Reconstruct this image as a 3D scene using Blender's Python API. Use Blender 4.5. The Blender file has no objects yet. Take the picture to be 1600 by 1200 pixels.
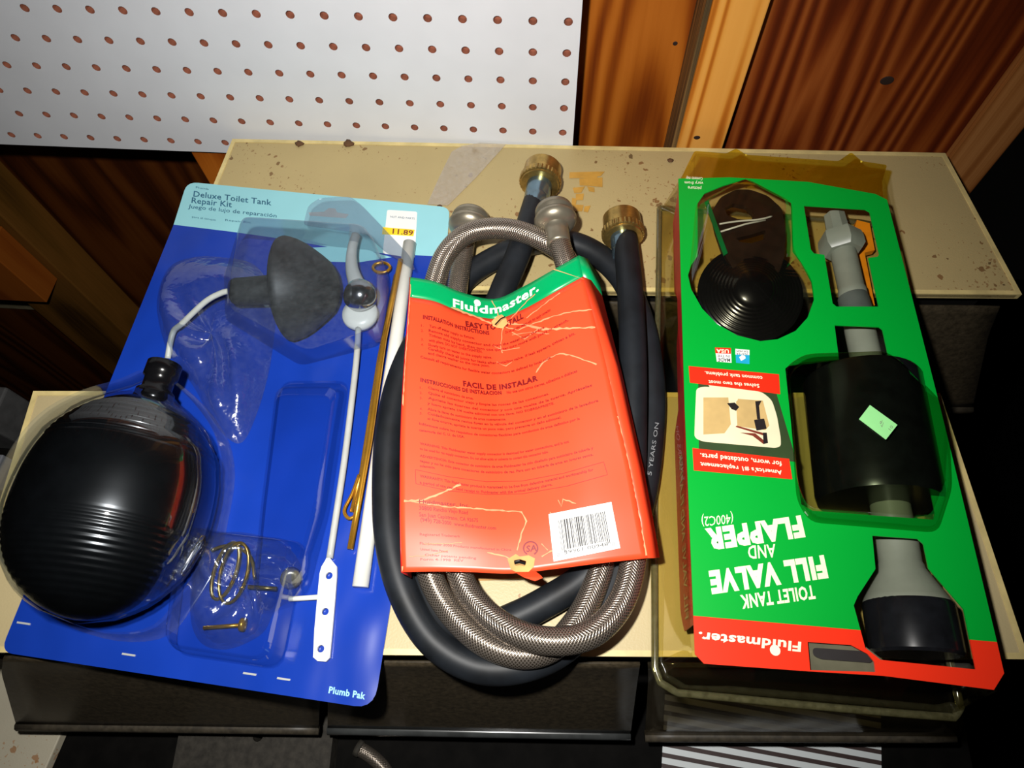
import bpy, bmesh, math, random
from mathutils import Vector, Matrix
random.seed(7)
D = bpy.data
scene = bpy.context.scene
COL = scene.collection
PI = math.pi

# ------------------------------------------------------------------ camera, world, light, exposure
CAM = Vector((0.40930, -0.45020, 0.61935))
FPX = 1063.72
R_RIGHT = Vector((0.99669031, 0.07669545, -0.02694882))
R_DOWN = Vector((0.05651905, -0.89204502, -0.44839858))
R_FWD = Vector((-0.05842969, 0.44539139, -0.89342738))
cd = D.cameras.new('camera')
cd.sensor_fit = 'HORIZONTAL'; cd.sensor_width = 36.0; cd.lens = FPX / 1600 * 36.0
cd.clip_start = 0.01; cd.clip_end = 20
cam = D.objects.new('camera', cd); COL.objects.link(cam)
M3 = Matrix((R_RIGHT, -R_DOWN, -R_FWD)).transposed()
cam.matrix_world = Matrix.Translation(CAM) @ M3.to_4x4()
scene.camera = cam

w = D.worlds.new('world'); scene.world = w; w.use_nodes = True
w.node_tree.nodes['Background'].inputs[0].default_value = (1.0, 0.93, 0.82, 1)
w.node_tree.nodes['Background'].inputs[1].default_value = 0.001

sd = D.lights.new('flash', 'SPOT'); sd.energy = 17.0; sd.spot_size = math.radians(124); sd.spot_blend = 1.0
sd.shadow_soft_size = 0.007; sd.color = (1.0, 0.975, 0.93)
so = D.objects.new('flash', sd); COL.objects.link(so)
so.location = (0.368, -0.418, 0.640)
so.rotation_euler = (Vector((0.31, -0.22, 0.18)) - so.location).to_track_quat('-Z', 'Y').to_euler()

scene.view_settings.view_transform = 'Standard'
scene.view_settings.look = 'None'
scene.view_settings.gamma = 1.0
scene.view_settings.exposure = 0.0

# ------------------------------------------------------------------ coordinates taken from the photograph
def ray(u, v):
    return R_RIGHT * ((u - 800) / FPX) + R_DOWN * ((v - 600) / FPX) + R_FWD
def W(u, v, z):                       # point of the horizontal plane at height z
    d = ray(u, v); t = (z - CAM.z) / d.z
    return CAM + d * t
def Wy(u, v, y):                      # point of the upright plane at depth y
    d = ray(u, v); t = (y - CAM.y) / d.y
    return CAM + d * t
T = 0.185                             # height of both cabinet tops
F = T + 0.050                         # face of the green pack

# ------------------------------------------------------------------ materials
def lin(c):
    return tuple(((x / 255) / 12.92 if x / 255 <= 0.04045 else ((x / 255 + 0.055) / 1.055) ** 2.4) for x in c) + (1.0,)
class NT:
    def __init__(s, name):
        s.m = D.materials.new(name); s.m.use_nodes = True
        s.t = s.m.node_tree; s.n = s.t.nodes; s.l = s.t.links
        s.b = s.n['Principled BSDF']; s.out = s.n['Material Output']
    def add(s, typ, **kw):
        x = s.n.new(typ)
        for k, v in kw.items(): setattr(x, k, v)
        return x
    def link(s, a, b): s.l.new(a, b)
def ramp(nt, fac, stops, interp='LINEAR'):
    r = nt.add('ShaderNodeValToRGB'); r.color_ramp.interpolation = interp
    e = r.color_ramp.elements
    while len(e) < len(stops): e.new(0.5)
    for k, (p, c) in enumerate(stops):
        e[k].position = p; e[k].color = c if len(c) == 4 else lin(c)
    if fac is not None: nt.link(fac, r.inputs[0])
    return r
def coords(nt, scale=(1, 1, 1), kind='Object', rot=(0, 0, 0)):
    tc = nt.add('ShaderNodeTexCoord'); mp = nt.add('ShaderNodeMapping')
    mp.inputs['Scale'].default_value = scale; mp.inputs['Rotation'].default_value = rot
    nt.link(tc.outputs[kind], mp.inputs[0]); return mp.outputs[0]
def noise(nt, vec, scale, detail=3, rough=.55):
    n = nt.add('ShaderNodeTexNoise'); n.inputs['Scale'].default_value = scale
    n.inputs['Detail'].default_value = detail; n.inputs['Roughness'].default_value = rough
    nt.link(vec, n.inputs['Vector']); return n.outputs['Fac']
def mixc(nt, fac, a, b):
    m = nt.add('ShaderNodeMix', data_type='RGBA')
    for s, v in ((m.inputs[0], fac), (m.inputs[6], a), (m.inputs[7], b)):
        if isinstance(v, (int, float)): s.default_value = v
        elif isinstance(v, tuple): s.default_value = v if len(v) == 4 else lin(v)
        else: nt.link(v, s)
    return m.outputs[2]
def bump(nt, h, strength=.2, dist=.001):
    b = nt.add('ShaderNodeBump'); b.inputs['Strength'].default_value = strength; b.inputs['Distance'].default_value = dist
    nt.link(h, b.inputs['Height']); nt.link(b.outputs[0], nt.b.inputs['Normal'])
def simple(name, c, rough=.5, metal=0, vary=.08, nscale=60, bstr=0, spec=.5, coat=0):
    nt = NT(name); v = coords(nt); f = noise(nt, v, nscale)
    a = tuple(max(0, x * (1 - vary)) for x in c); b = tuple(min(255, x * (1 + vary)) for x in c)
    nt.link(ramp(nt, f, [(.3, a), (.7, b)]).outputs[0], nt.b.inputs['Base Color'])
    nt.b.inputs['Roughness'].default_value = rough; nt.b.inputs['Metallic'].default_value = metal
    nt.b.inputs['Specular IOR Level'].default_value = spec
    nt.b.inputs['Coat Weight'].default_value = coat; nt.b.inputs['Coat Roughness'].default_value = .08
    if bstr: bump(nt, f, bstr)
    return nt.m
def clear(name, tint, rough=.07, refl=.06, dust=0.0, dustcol=(150, 145, 130), wrinkle=0, wscale=60, blend=.35):
    """thin clear plastic: tinted see-through film with a gloss"""
    nt = NT(name); nt.n.remove(nt.b)
    tr = nt.add('ShaderNodeBsdfTransparent'); tr.inputs[0].default_value = lin(tint)
    gl = nt.add('ShaderNodeBsdfGlossy'); gl.inputs['Roughness'].default_value = rough
    lw = nt.add('ShaderNodeLayerWeight'); lw.inputs[0].default_value = blend
    mr = nt.add('ShaderNodeMapRange'); mr.inputs['To Min'].default_value = refl; mr.inputs['To Max'].default_value = .42
    nt.link(lw.outputs['Facing'], mr.inputs[0])
    if wrinkle:
        v = coords(nt); f = noise(nt, v, wscale, 4)
        b = nt.add('ShaderNodeBump'); b.inputs['Strength'].default_value = wrinkle; b.inputs['Distance'].default_value = .006
        nt.link(f, b.inputs['Height']); nt.link(b.outputs[0], gl.inputs['Normal'])
    mx = nt.add('ShaderNodeMixShader'); nt.link(mr.outputs[0], mx.inputs[0])
    nt.link(tr.outputs[0], mx.inputs[1]); nt.link(gl.outputs[0], mx.inputs[2])
    last = mx.outputs[0]
    if dust:
        df = nt.add('ShaderNodeBsdfDiffuse'); df.inputs[0].default_value = lin(dustcol)
        v = coords(nt); f = noise(nt, v, 240, 5, .7)
        r = nt.add('ShaderNodeMapRange'); r.inputs['From Min'].default_value = .35; r.inputs['From Max'].default_value = .75
        r.inputs['To Min'].default_value = dust * .6; r.inputs['To Max'].default_value = dust * 1.6
        nt.link(f, r.inputs[0])
        m2 = nt.add('ShaderNodeMixShader'); nt.link(r.outputs[0], m2.inputs[0])
        nt.link(last, m2.inputs[1]); nt.link(df.outputs[0], m2.inputs[2]); last = m2.outputs[0]
    nt.link(last, nt.out.inputs[0]); return nt.m
def wood(name, stops, scale=(10, 10, .8), rings=7.0, fine=.22, rough=.6, seed=0.0, warp=1.0):
    """straight grain along z: contour lines of a stretched noise plus fine fibres"""
    nt = NT(name); tc = nt.add('ShaderNodeTexCoord'); mp = nt.add('ShaderNodeMapping')
    mp.inputs['Scale'].default_value = scale; mp.inputs['Location'].default_value = (seed, seed * .7, seed * .3)
    nt.link(tc.outputs['Object'], mp.inputs[0])
    n = noise(nt, mp.outputs[0], 1.0 * warp, 2, .45)
    m1 = nt.add('ShaderNodeMath', operation='MULTIPLY'); nt.link(n, m1.inputs[0]); m1.inputs[1].default_value = rings * 2 * PI
    sn = nt.add('ShaderNodeMath', operation='SINE'); nt.link(m1.outputs[0], sn.inputs[0])
    m2 = nt.add('ShaderNodeMath', operation='MULTIPLY_ADD'); nt.link(sn.outputs[0], m2.inputs[0]); m2.inputs[1].default_value = .36; m2.inputs[2].default_value = .5
    f2 = noise(nt, coords(nt, (scale[0] * 20, scale[1] * 20, scale[2] * 5)), 1.0, 3)
    m3 = nt.add('ShaderNodeMath', operation='SUBTRACT'); nt.link(f2, m3.inputs[0]); m3.inputs[1].default_value = .5
    m4 = nt.add('ShaderNodeMath', operation='MULTIPLY_ADD'); nt.link(m3.outputs[0], m4.inputs[0]); m4.inputs[1].default_value = fine * 2; nt.link(m2.outputs[0], m4.inputs[2])
    nt.link(ramp(nt, m4.outputs[0], stops).outputs[0], nt.b.inputs['Base Color'])
    nt.b.inputs['Roughness'].default_value = rough; nt.b.inputs['Specular IOR Level'].default_value = .15
    return nt.m
def cream(name, base, specks, density):
    nt = NT(name); v = coords(nt)
    f = noise(nt, v, 9, 4); c = ramp(nt, f, [(.25, tuple(x * .93 for x in base)), (.75, base)]).outputs[0]
    vo = nt.add('ShaderNodeTexVoronoi'); vo.inputs['Scale'].default_value = 95; vo.inputs['Randomness'].default_value = 1
    nv = nt.add('ShaderNodeVectorMath', operation='ADD'); nz = nt.add('ShaderNodeTexNoise'); nz.inputs['Scale'].default_value = 160
    nt.link(v, nz.inputs['Vector']); sc = nt.add('ShaderNodeVectorMath', operation='SCALE'); sc.inputs['Scale'].default_value = .008
    nt.link(nz.outputs['Color'], sc.inputs[0]); nt.link(v, nv.inputs[0]); nt.link(sc.outputs[0], nv.inputs[1])
    nt.link(nv.outputs[0], vo.inputs['Vector'])
    big = noise(nt, v, 14, 2)
    th = nt.add('ShaderNodeMapRange'); nt.link(big, th.inputs[0])
    th.inputs['From Min'].default_value = .38; th.inputs['From Max'].default_value = .8
    th.inputs['To Min'].default_value = .02; th.inputs['To Max'].default_value = density
    rn = nt.add('ShaderNodeSeparateColor'); nt.link(vo.outputs['Color'], rn.inputs[0])
    sz = nt.add('ShaderNodeMath', operation='MULTIPLY'); nt.link(th.outputs[0], sz.inputs[0]); nt.link(rn.outputs[0], sz.inputs[1])
    lt = nt.add('ShaderNodeMath', operation='LESS_THAN'); nt.link(vo.outputs['Distance'], lt.inputs[0]); nt.link(sz.outputs[0], lt.inputs[1])
    col = ramp(nt, rn.outputs[1], [(0, specks[0]), (.5, specks[1]), (1, specks[2])]).outputs[0]
    fm = nt.add('ShaderNodeMath', operation='MULTIPLY'); nt.link(lt.outputs[0], fm.inputs[0]); fm.inputs[1].default_value = .75
    c1 = mixc(nt, fm.outputs[0], c, col)
    v2 = nt.add('ShaderNodeTexVoronoi'); v2.inputs['Scale'].default_value = 330; nt.link(nv.outputs[0], v2.inputs['Vector'])
    r2 = nt.add('ShaderNodeSeparateColor'); nt.link(v2.outputs['Color'], r2.inputs[0])
    s2 = nt.add('ShaderNodeMath', operation='MULTIPLY'); nt.link(r2.outputs[0], s2.inputs[0]); nt.link(th.outputs[0], s2.inputs[1])
    l2 = nt.add('ShaderNodeMath', operation='LESS_THAN'); nt.link(v2.outputs['Distance'], l2.inputs[0]); nt.link(s2.outputs[0], l2.inputs[1])
    f3 = nt.add('ShaderNodeMath', operation='MULTIPLY'); nt.link(l2.outputs[0], f3.inputs[0]); f3.inputs[1].default_value = .55
    nt.link(mixc(nt, f3.outputs[0], c1, specks[1]), nt.b.inputs['Base Color'])
    nt.b.inputs['Roughness'].default_value = .42; nt.b.inputs['Specular IOR Level'].default_value = .3
    bump(nt, noise(nt, v, 700, 2), .12); return nt.m
def braid(name):
    nt = NT(name)
    tc = nt.add('ShaderNodeTexCoord'); sp = nt.add('ShaderNodeSeparateXYZ'); nt.link(tc.outputs['UV'], sp.inputs[0])
    def band(sign):
        a = nt.add('ShaderNodeMath', operation='MULTIPLY'); nt.link(sp.outputs[0], a.inputs[0]); a.inputs[1].default_value = 2 * PI * 560
        b = nt.add('ShaderNodeMath', operation='MULTIPLY_ADD'); nt.link(sp.outputs[1], b.inputs[0]); b.inputs[1].default_value = sign * 2 * PI * 18
        nt.link(a.outputs[0], b.inputs[2])
        s = nt.add('ShaderNodeMath', operation='SINE'); nt.link(b.outputs[0], s.inputs[0]); return s.outputs[0]
    p, q = band(1), band(-1)
    mx = nt.add('ShaderNodeMath', operation='MAXIMUM'); nt.link(p, mx.inputs[0]); nt.link(q, mx.inputs[1])
    mr = nt.add('ShaderNodeMapRange'); mr.inputs['From Min'].default_value = -.6; mr.inputs['From Max'].default_value = 1; nt.link(mx.outputs[0], mr.inputs[0])
    nt.link(ramp(nt, mr.outputs[0], [(0, (92, 82, 70)), (.6, (150, 138, 124)), (1, (186, 174, 162))]).outputs[0], nt.b.inputs['Base Color'])
    nt.b.inputs['Metallic'].default_value = .85; nt.b.inputs['Roughness'].default_value = .27
    bump(nt, mr.outputs[0], .7, .0004); return nt.m
def card_split(name, ca, cb, y, slope, rough=.35):
    """printed card: colour ca above a straight printed edge, cb below it (object space)"""
    nt = NT(name); tc = nt.add('ShaderNodeTexCoord'); sp = nt.add('ShaderNodeSeparateXYZ'); nt.link(tc.outputs['Object'], sp.inputs[0])
    m = nt.add('ShaderNodeMath', operation='MULTIPLY_ADD'); nt.link(sp.outputs[0], m.inputs[0]); m.inputs[1].default_value = -slope; nt.link(sp.outputs[1], m.inputs[2])
    g = nt.add('ShaderNodeMath', operation='GREATER_THAN'); nt.link(m.outputs[0], g.inputs[0]); g.inputs[1].default_value = y
    nt.link(mixc(nt, g.outputs[0], cb, ca), nt.b.inputs['Base Color'])
    nt.b.inputs['Roughness'].default_value = rough; nt.b.inputs['Specular IOR Level'].default_value = .35
    return nt.m

M = {}
M['cream_rear'] = cream('cream_plastic_dirty', (182, 162, 114), [(58, 36, 18), (120, 72, 34), (92, 60, 30)], .62)
M['cream_front'] = cream('cream_plastic', (192, 175, 132), [(150, 96, 56), (170, 120, 80), (120, 84, 50)], .26)
M['cream_rim'] = simple('cream_rim_plastic', (210, 190, 130), .4)
M['black_case'] = simple('black_case_plastic', (20, 19, 18), .5, spec=.2)
M['smoke'] = clear('smoked_plastic_door', (214, 208, 194), .12, .05, .07, (120, 108, 84))
M['smoke_dusty'] = clear('dusty_smoked_plastic_door', (40, 36, 32), .3, .02, .30, (104, 92, 72))
M['smoke_rim'] = simple('smoked_door_rim', (58, 60, 60), .2, vary=.15)
M['smoke_rim_dusty'] = simple('dusty_door_rim', (62, 56, 46), .5, vary=.2, nscale=200)
M['white_board'] = simple('white_pegboard_paint', (216, 218, 222), .45, vary=.015, nscale=18, spec=.3)
M['hardboard'] = simple('brown_hardboard', (150, 92, 72), .8, spec=.1)
M['ply'] = wood('reddish_plywood', [(.05, (112, 48, 8)), (.35, (146, 72, 14)), (.65, (172, 94, 24)), (.95, (186, 106, 32))], (8, 8, 1.0), 11.0, .3, seed=3.1)
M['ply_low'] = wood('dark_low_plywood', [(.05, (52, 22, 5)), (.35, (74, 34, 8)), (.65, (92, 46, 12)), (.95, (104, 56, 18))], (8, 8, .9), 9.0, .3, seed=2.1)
M['ply_dark'] = wood('dark_red_plywood', [(.05, (78, 26, 6)), (.35, (106, 42, 12)), (.65, (132, 62, 20)), (.95, (158, 84, 34))], (9, 9, .3), 24.0, .3, seed=1.2)
M['pine'] = wood('light_pine', [(.05, (168, 88, 18)), (.25, (200, 120, 38)), (.5, (228, 156, 66)), (.95, (236, 168, 80))], (16, 16, .5), 17.0, .12, seed=5)
M['pine_side'] = wood('weathered_pine_edge', [(.1, (70, 58, 40)), (.5, (150, 112, 64)), (.9, (96, 78, 54))], (90, 90, 2), 2)
M['post'] = wood('brown_post', [(.05, (120, 66, 28)), (.5, (160, 100, 50)), (.95, (184, 124, 70))], (40, 40, .8), 3.0, .35)
M['stud_old'] = wood('old_brown_stud', [(.05, (62, 40, 14)), (.5, (104, 70, 24)), (.95, (126, 84, 34))], (12, 12, 2.5), 2.5, .3)
M['orange_wood'] = wood('orange_wood', [(.1, (120, 58, 14)), (.6, (150, 78, 22)), (.9, (160, 88, 28))], (20, 20, 2), 2)
M['knot'] = simple('dark_wood_knot', (40, 20, 10), .8)
M['lath'] = simple('pale_lath', (150, 140, 110), .7)
M['floor'] = simple('dark_floor', (9, 8, 8), .9, spec=.05)
M['bench'] = simple('black_bench_top', (11, 10, 9), .8, spec=.08, vary=.4)
M['stained'] = cream('stained_white_board', (196, 188, 166), [(150, 100, 50), (170, 116, 66), (140, 90, 44)], .55)
M['slab'] = simple('charcoal_slab', (52, 49, 44), .7, vary=.2, nscale=160, spec=.2, bstr=.3)
M['grey_box'] = simple('grey_metal_box', (66, 66, 66), .55, vary=.15)
M['blue_grey'] = simple('blue_grey_metal', (110, 112, 118), .5)
M['card_white'] = simple('white_paper', (238, 238, 234), .55, vary=.01)
M['blue'] = simple('blue_card', (20, 56, 158), .2, vary=.05, nscale=11, spec=.5)
_nt = NT.__new__(NT); _nt.m = M['blue']; _nt.t = _nt.m.node_tree; _nt.n = _nt.t.nodes; _nt.l = _nt.t.links; _nt.b = _nt.n['Principled BSDF']
bump(_nt, noise(_nt, coords(_nt, (1, .55, 1)), 13, 2), 1.0, .010)
M['lightblue'] = simple('pale_blue_card', (146, 206, 214), .3, vary=.03, nscale=12)
M['ink_teal'] = simple('teal_ink', (40, 92, 120), .5)
M['ink_pale'] = simple('pale_blue_ink', (150, 214, 226), .5)
M['rubber_ball'] = simple('black_gloss_plastic', (9, 10, 11), .27, vary=.2, nscale=80, spec=.4, coat=.3)
M['grey_rubber'] = simple('dusty_grey_rubber', (30, 32, 33), .55, vary=.4, nscale=70, bstr=.3)
M['chrome'] = simple('chrome', (190, 190, 190), .16, 1)
M['white_plastic'] = simple('white_plastic', (222, 222, 214), .35, vary=.02)
M['grey_white'] = simple('pale_grey_plastic', (176, 178, 174), .3, vary=.04)
M['brass'] = simple('brass', (206, 150, 50), .26, .75)
M['brass_old'] = simple('dull_brass', (172, 142, 80), .28, .85, vary=.15, nscale=150)
M['wire'] = simple('grey_white_wire', (176, 182, 178), .4)
M['blister'] = clear('clear_blister', (242, 246, 250), .05, .025)
M['blister_soft'] = clear('clear_blister_scuffed', (232, 238, 244), .16, .05, .03, (190, 200, 205))
M['bag'] = clear('crinkled_clear_bag', (240, 244, 248), .13, .12, .03, (190, 200, 210), .8, 30)
M['scrap'] = clear('cloudy_clear_scrap', (250, 247, 242), .25, .06, .12, (232, 226, 214))
M['red'] = simple('orange_red_card', (250, 76, 40), .36, vary=.02, nscale=14, spec=.45)
M['green_label'] = simple('green_label_card', (0, 160, 92), .28, vary=.02, spec=.45)
M['red_dark'] = simple('dark_red_ink', (120, 6, 14), .5)
M['red_dark_faint'] = simple('faint_red_ink', (140, 10, 10), .5)
M['crease'] = simple('pale_crease', (238, 150, 104), .7)
M['paper_torn'] = simple('torn_tan_paper', (196, 148, 88), .8, vary=.15)
M['ink_black'] = simple('black_ink', (36, 32, 32), .5)
M['ink_white'] = simple('cream_white_ink', (240, 236, 206), .5, vary=.01)
M['ink_label_white'] = simple('white_ink', (228, 240, 228), .5)
M['hose_rubber'] = simple('black_hose_rubber', (23, 26, 30), .5, vary=.25, nscale=45, spec=.3, bstr=.12)
M['hose_print'] = simple('grey_hose_print', (120, 122, 124), .6)
M['braid'] = braid('braided_steel')
M['zinc'] = simple('blue_zinc', (118, 142, 156), .22, .85, vary=.06, nscale=60)
M['nickel'] = simple('dull_nickel', (150, 142, 124), .34, .7, vary=.1)
M['green_pack'] = None
M['red_pack'] = simple('red_card', (236, 44, 20), .35, vary=.02)
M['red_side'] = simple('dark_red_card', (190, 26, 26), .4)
M['photo_dark'] = simple('printed_dark_green', (48, 66, 36), .4)
M['photo_white'] = simple('printed_porcelain', (228, 216, 180), .4, vary=.02)
M['photo_tan'] = simple('printed_tan', (190, 160, 104), .4, vary=.1, nscale=40)
M['photo_black'] = simple('printed_black', (34, 28, 28), .4)
M['photo_red'] = simple('printed_brown_red', (120, 50, 34), .4)
M['badge_blue'] = simple('printed_cyan', (30, 160, 200), .4)
M['clam'] = clear('yellowed_clear_plastic', (252, 249, 232), .06, .03)
M['clam_amber'] = clear('amber_clear_plastic', (248, 234, 140), .09, .03)
M['clam_back'] = clear('yellowed_clear_back', (253, 250, 230), .1, .02)
M['dome'] = clear('clear_green_tinged_dome', (206, 214, 190), .04, .02, blend=.2)
M['valve_grey'] = simple('grey_valve_plastic', (122, 127, 112), .4, vary=.04)
M['valve_dark'] = simple('dark_grey_valve_plastic', (76, 82, 76), .45)
M['valve_black'] = simple('black_valve_plastic', (20, 21, 24), .25, vary=.2, nscale=120)
M['disc_black'] = simple('black_flapper_rubber', (12, 12, 14), .2, vary=.15, spec=.3)
M['flap_brown'] = simple('dark_brown_flapper', (28, 19, 15), .4, vary=.3, nscale=70)
M['orange_part'] = simple('orange_plastic', (214, 126, 16), .4)
M['sticker_green'] = simple('mint_sticker', (150, 226, 146), .6, vary=.02)
M['sticker_yellow'] = simple('yellow_sticker', (244, 206, 30), .6)
M['stripe'] = None
M['tape'] = simple('amber_tape_residue', (188, 142, 62), .4)
M['crumb'] = simple('brown_dirt', (92, 62, 36), .9)

# ------------------------------------------------------------------ objects
def thing(name, label, cat, loc, group=None):
    o = D.objects.new(name, None); o.empty_display_size = .02; COL.objects.link(o)
    o.location = loc; o['label'] = label; o['category'] = cat
    if group: o['group'] = group
    return o
def tag(o, label, cat, group=None):
    o['label'] = label; o['category'] = cat
    if group: o['group'] = group
    return o
def root_loc(p):
    while p.parent is not None: p = p.parent
    return Vector(p.location)
def make(name, bm, m, parent=None, smooth=False, label=None, mods=(), recalc=True):
    """bm holds world coordinates; links ONE mesh object"""
    if recalc: bmesh.ops.recalc_face_normals(bm, faces=bm.faces)
    for f in bm.faces: f.smooth = smooth
    if parent is not None:
        off = root_loc(parent)
    else:
        xs = [v.co for v in bm.verts]
        off = Vector((sum(c.x for c in xs) / len(xs), sum(c.y for c in xs) / len(xs), min(c.z for c in xs)))
    bmesh.ops.translate(bm, verts=bm.verts, vec=-off)
    me = D.meshes.new(name); bm.to_mesh(me); bm.free()
    o = D.objects.new(name, me); COL.objects.link(o)
    for x in (m if isinstance(m, (list, tuple)) else [m]): me.materials.append(x)
    if parent is not None: o.parent = parent
    else: o.location = off
    if label: o['label'] = label
    for kind, kw in mods:
        md = o.modifiers.new(kind.lower(), kind)
        for k, v in kw.items(): setattr(md, k, v)
    return o
def structure(o): o['kind'] = 'structure'; return o

def box(bm, lo, hi):
    vs = [bm.verts.new((x, y, z)) for z in (lo[2], hi[2]) for y in (lo[1], hi[1]) for x in (lo[0], hi[0])]
    for f in ((0, 1, 3, 2), (4, 6, 7, 5), (0, 4, 5, 1), (2, 3, 7, 6), (0, 2, 6, 4), (1, 5, 7, 3)): bm.faces.new([vs[i] for i in f])
def loft(bm, rings, cap0=False, cap1=False, closed=True):
    vr = [[bm.verts.new(p) for p in r] for r in rings]
    n = len(vr[0])
    for a, b in zip(vr, vr[1:]):
        for i in range(n if closed else n - 1):
            j = (i + 1) % n
            bm.faces.new((a[i], a[j], b[j], b[i]))
    if cap0: bm.faces.new(vr[0])
    if cap1: bm.faces.new(vr[-1])
    return vr
def prism(bm, pts, z0, z1):
    loft(bm, [[(p[0], p[1], z0) for p in pts], [(p[0], p[1], z1) for p in pts]], True, True)
def px_poly(pts, z): return [W(u, v, z) for u, v in pts]
def round_poly(pts, r, n=5):
    out = []; L = len(pts)
    for i in range(L):
        p = Vector(pts[i][:2]); a = Vector(pts[i - 1][:2]) - p; b = Vector(pts[(i + 1) % L][:2]) - p
        rr = r[i] if isinstance(r, (list, tuple)) else r
        if rr <= 0: out.append(p); continue
        d = min(rr, a.length * .45, b.length * .45)
        p0 = p + a.normalized() * d; p1 = p + b.normalized() * d
        for k in range(n + 1):
            t = k / n; out.append(p0 * (1 - t) ** 2 + p * 2 * t * (1 - t) + p1 * t * t)
    return out
def crom(pts, n=8, closed=False):
    P = [Vector(p) for p in pts]; out = []
    L = len(P)
    for i in range(L if closed else L - 1):
        if closed: a, b, c, d = P[i - 1], P[i], P[(i + 1) % L], P[(i + 2) % L]
        else: a, b, c, d = P[max(i - 1, 0)], P[i], P[i + 1], P[min(i + 2, L - 1)]
        for k in range(n):
            t = k / n
            out.append(.5 * ((2 * b) + (c - a) * t + (2 * a - 5 * b + 4 * c - d) * t * t + (3 * b - a - 3 * c + d) * t ** 3))
    if not closed: out.append(P[-1].copy())
    return out
def tube(bm, path, rad, seg=16, cap=True, uv=False):
    P = [Vector(p) for p in path]; n = len(P)
    up = Vector((0, 0, 1)); rings = []; ln = 0; us = []
    prev = None
    for i in range(n):
        t = (P[min(i + 1, n - 1)] - P[max(i - 1, 0)])
        t = t.normalized() if t.length > 1e-9 else Vector((1, 0, 0))
        if prev is None:
            a = t.cross(up); a = a.normalized() if a.length > 1e-3 else Vector((1, 0, 0))
        else:
            a = prev - t * prev.dot(t); a.normalize()
        prev = a; b = a.cross(t)
        r = rad[i] if isinstance(rad, (list, tuple)) else rad
        rings.append([P[i] + a * (r * math.cos(2 * PI * k / seg)) + b * (r * math.sin(2 * PI * k / seg)) for k in range(seg)])
        if i: ln += (P[i] - P[i - 1]).length
        us.append(ln)
    vr = [[bm.verts.new(p) for p in r] for r in rings]
    lay = bm.loops.layers.uv.verify() if uv else None
    for i in range(n - 1):
        for k in range(seg):
            j = (k + 1) % seg
            f = bm.faces.new((vr[i][k], vr[i][j], vr[i + 1][j], vr[i + 1][k]))
            if uv:
                for lp, (u, v) in zip(f.loops, ((us[i], k / seg), (us[i], (k + 1) / seg), (us[i + 1], (k + 1) / seg), (us[i + 1], k / seg))): lp[lay].uv = (u, v)
    if cap:
        bm.faces.new(vr[0]); bm.faces.new(vr[-1])
def lathe(bm, prof, org, axis, seg=40, ref=None, cap=True, sq=(1, 1)):
    """prof: (radius, distance along axis)"""
    ax = Vector(axis).normalized(); a = Vector((0, 0, 1)) if ref is None else Vector(ref)
    a = (a - ax * a.dot(ax)); a = a.normalized() if a.length > 1e-4 else Vector((1, 0, 0)); b = ax.cross(a)
    rings = [[Vector(org) + ax * h + a * (max(r, 1e-5) * sq[0] * math.cos(2 * PI * k / seg)) + b * (max(r, 1e-5) * sq[1] * math.sin(2 * PI * k / seg)) for k in range(seg)] for r, h in prof]
    loft(bm, rings, cap, cap)
def sheet(bm, grid):
    vr = [[bm.verts.new(p) for p in r] for r in grid]
    for a, b in zip(vr, vr[1:]):
        for i in range(len(a) - 1): bm.faces.new((a[i], a[i + 1], b[i + 1], b[i]))

# ------------------------------------------------------------------ lettering
_glyph = {}
def font_mesh(s, bold=0.0):
    k = (s, bold)
    if k not in _glyph:
        c = D.curves.new('text', 'FONT'); c.body = s; c.size = 1; c.offset = bold; c.space_character = 1 + bold * 2.2; c.resolution_u = 2; c.fill_mode = 'BOTH'
        ob = D.objects.new('text', c)
        me = D.meshes.new_from_object(ob)
        vs = [v.co.copy() for v in me.vertices]; fs = [tuple(p.vertices) for p in me.polygons]
        x0 = min(v.x for v in vs); x1 = max(v.x for v in vs)
        vs = [((v.x - x0) / (x1 - x0), (v.y + bold) / (.70 + 2 * bold)) for v in vs]     # x 0..1 along the line, y 1 = capital height
        D.objects.remove(ob); D.curves.remove(c); D.meshes.remove(me)
        _glyph[k] = (vs, fs)
    return _glyph[k]
def put_text(bm, s, fn, bold=0.0):
    vs, fs = font_mesh(s, bold)
    vv = [bm.verts.new(fn(x, y)) for x, y in vs]
    for f in fs:
        try: bm.faces.new([vv[i] for i in f])
        except ValueError: pass
def flat_text(bm, s, p0, p1, top, z, bold=0.0):
    """baseline from pixel p0 to p1, top = pixel at the top of the first capital; lies in the plane at height z"""
    a, b, t = W(*p0, z), W(*p1, z), W(*top, z)
    ex, ey = b - a, t - a
    put_text(bm, s, lambda x, y: a + ex * x + ey * y, bold)
def decal(name, pts, z, m, parent, th=.0002, r=0.0, label=None):
    bm = bmesh.new(); q = px_poly(pts, z)
    prism(bm, round_poly(q, r) if r else q, z, z + th)
    return make(name, bm, m, parent, label=label)

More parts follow.
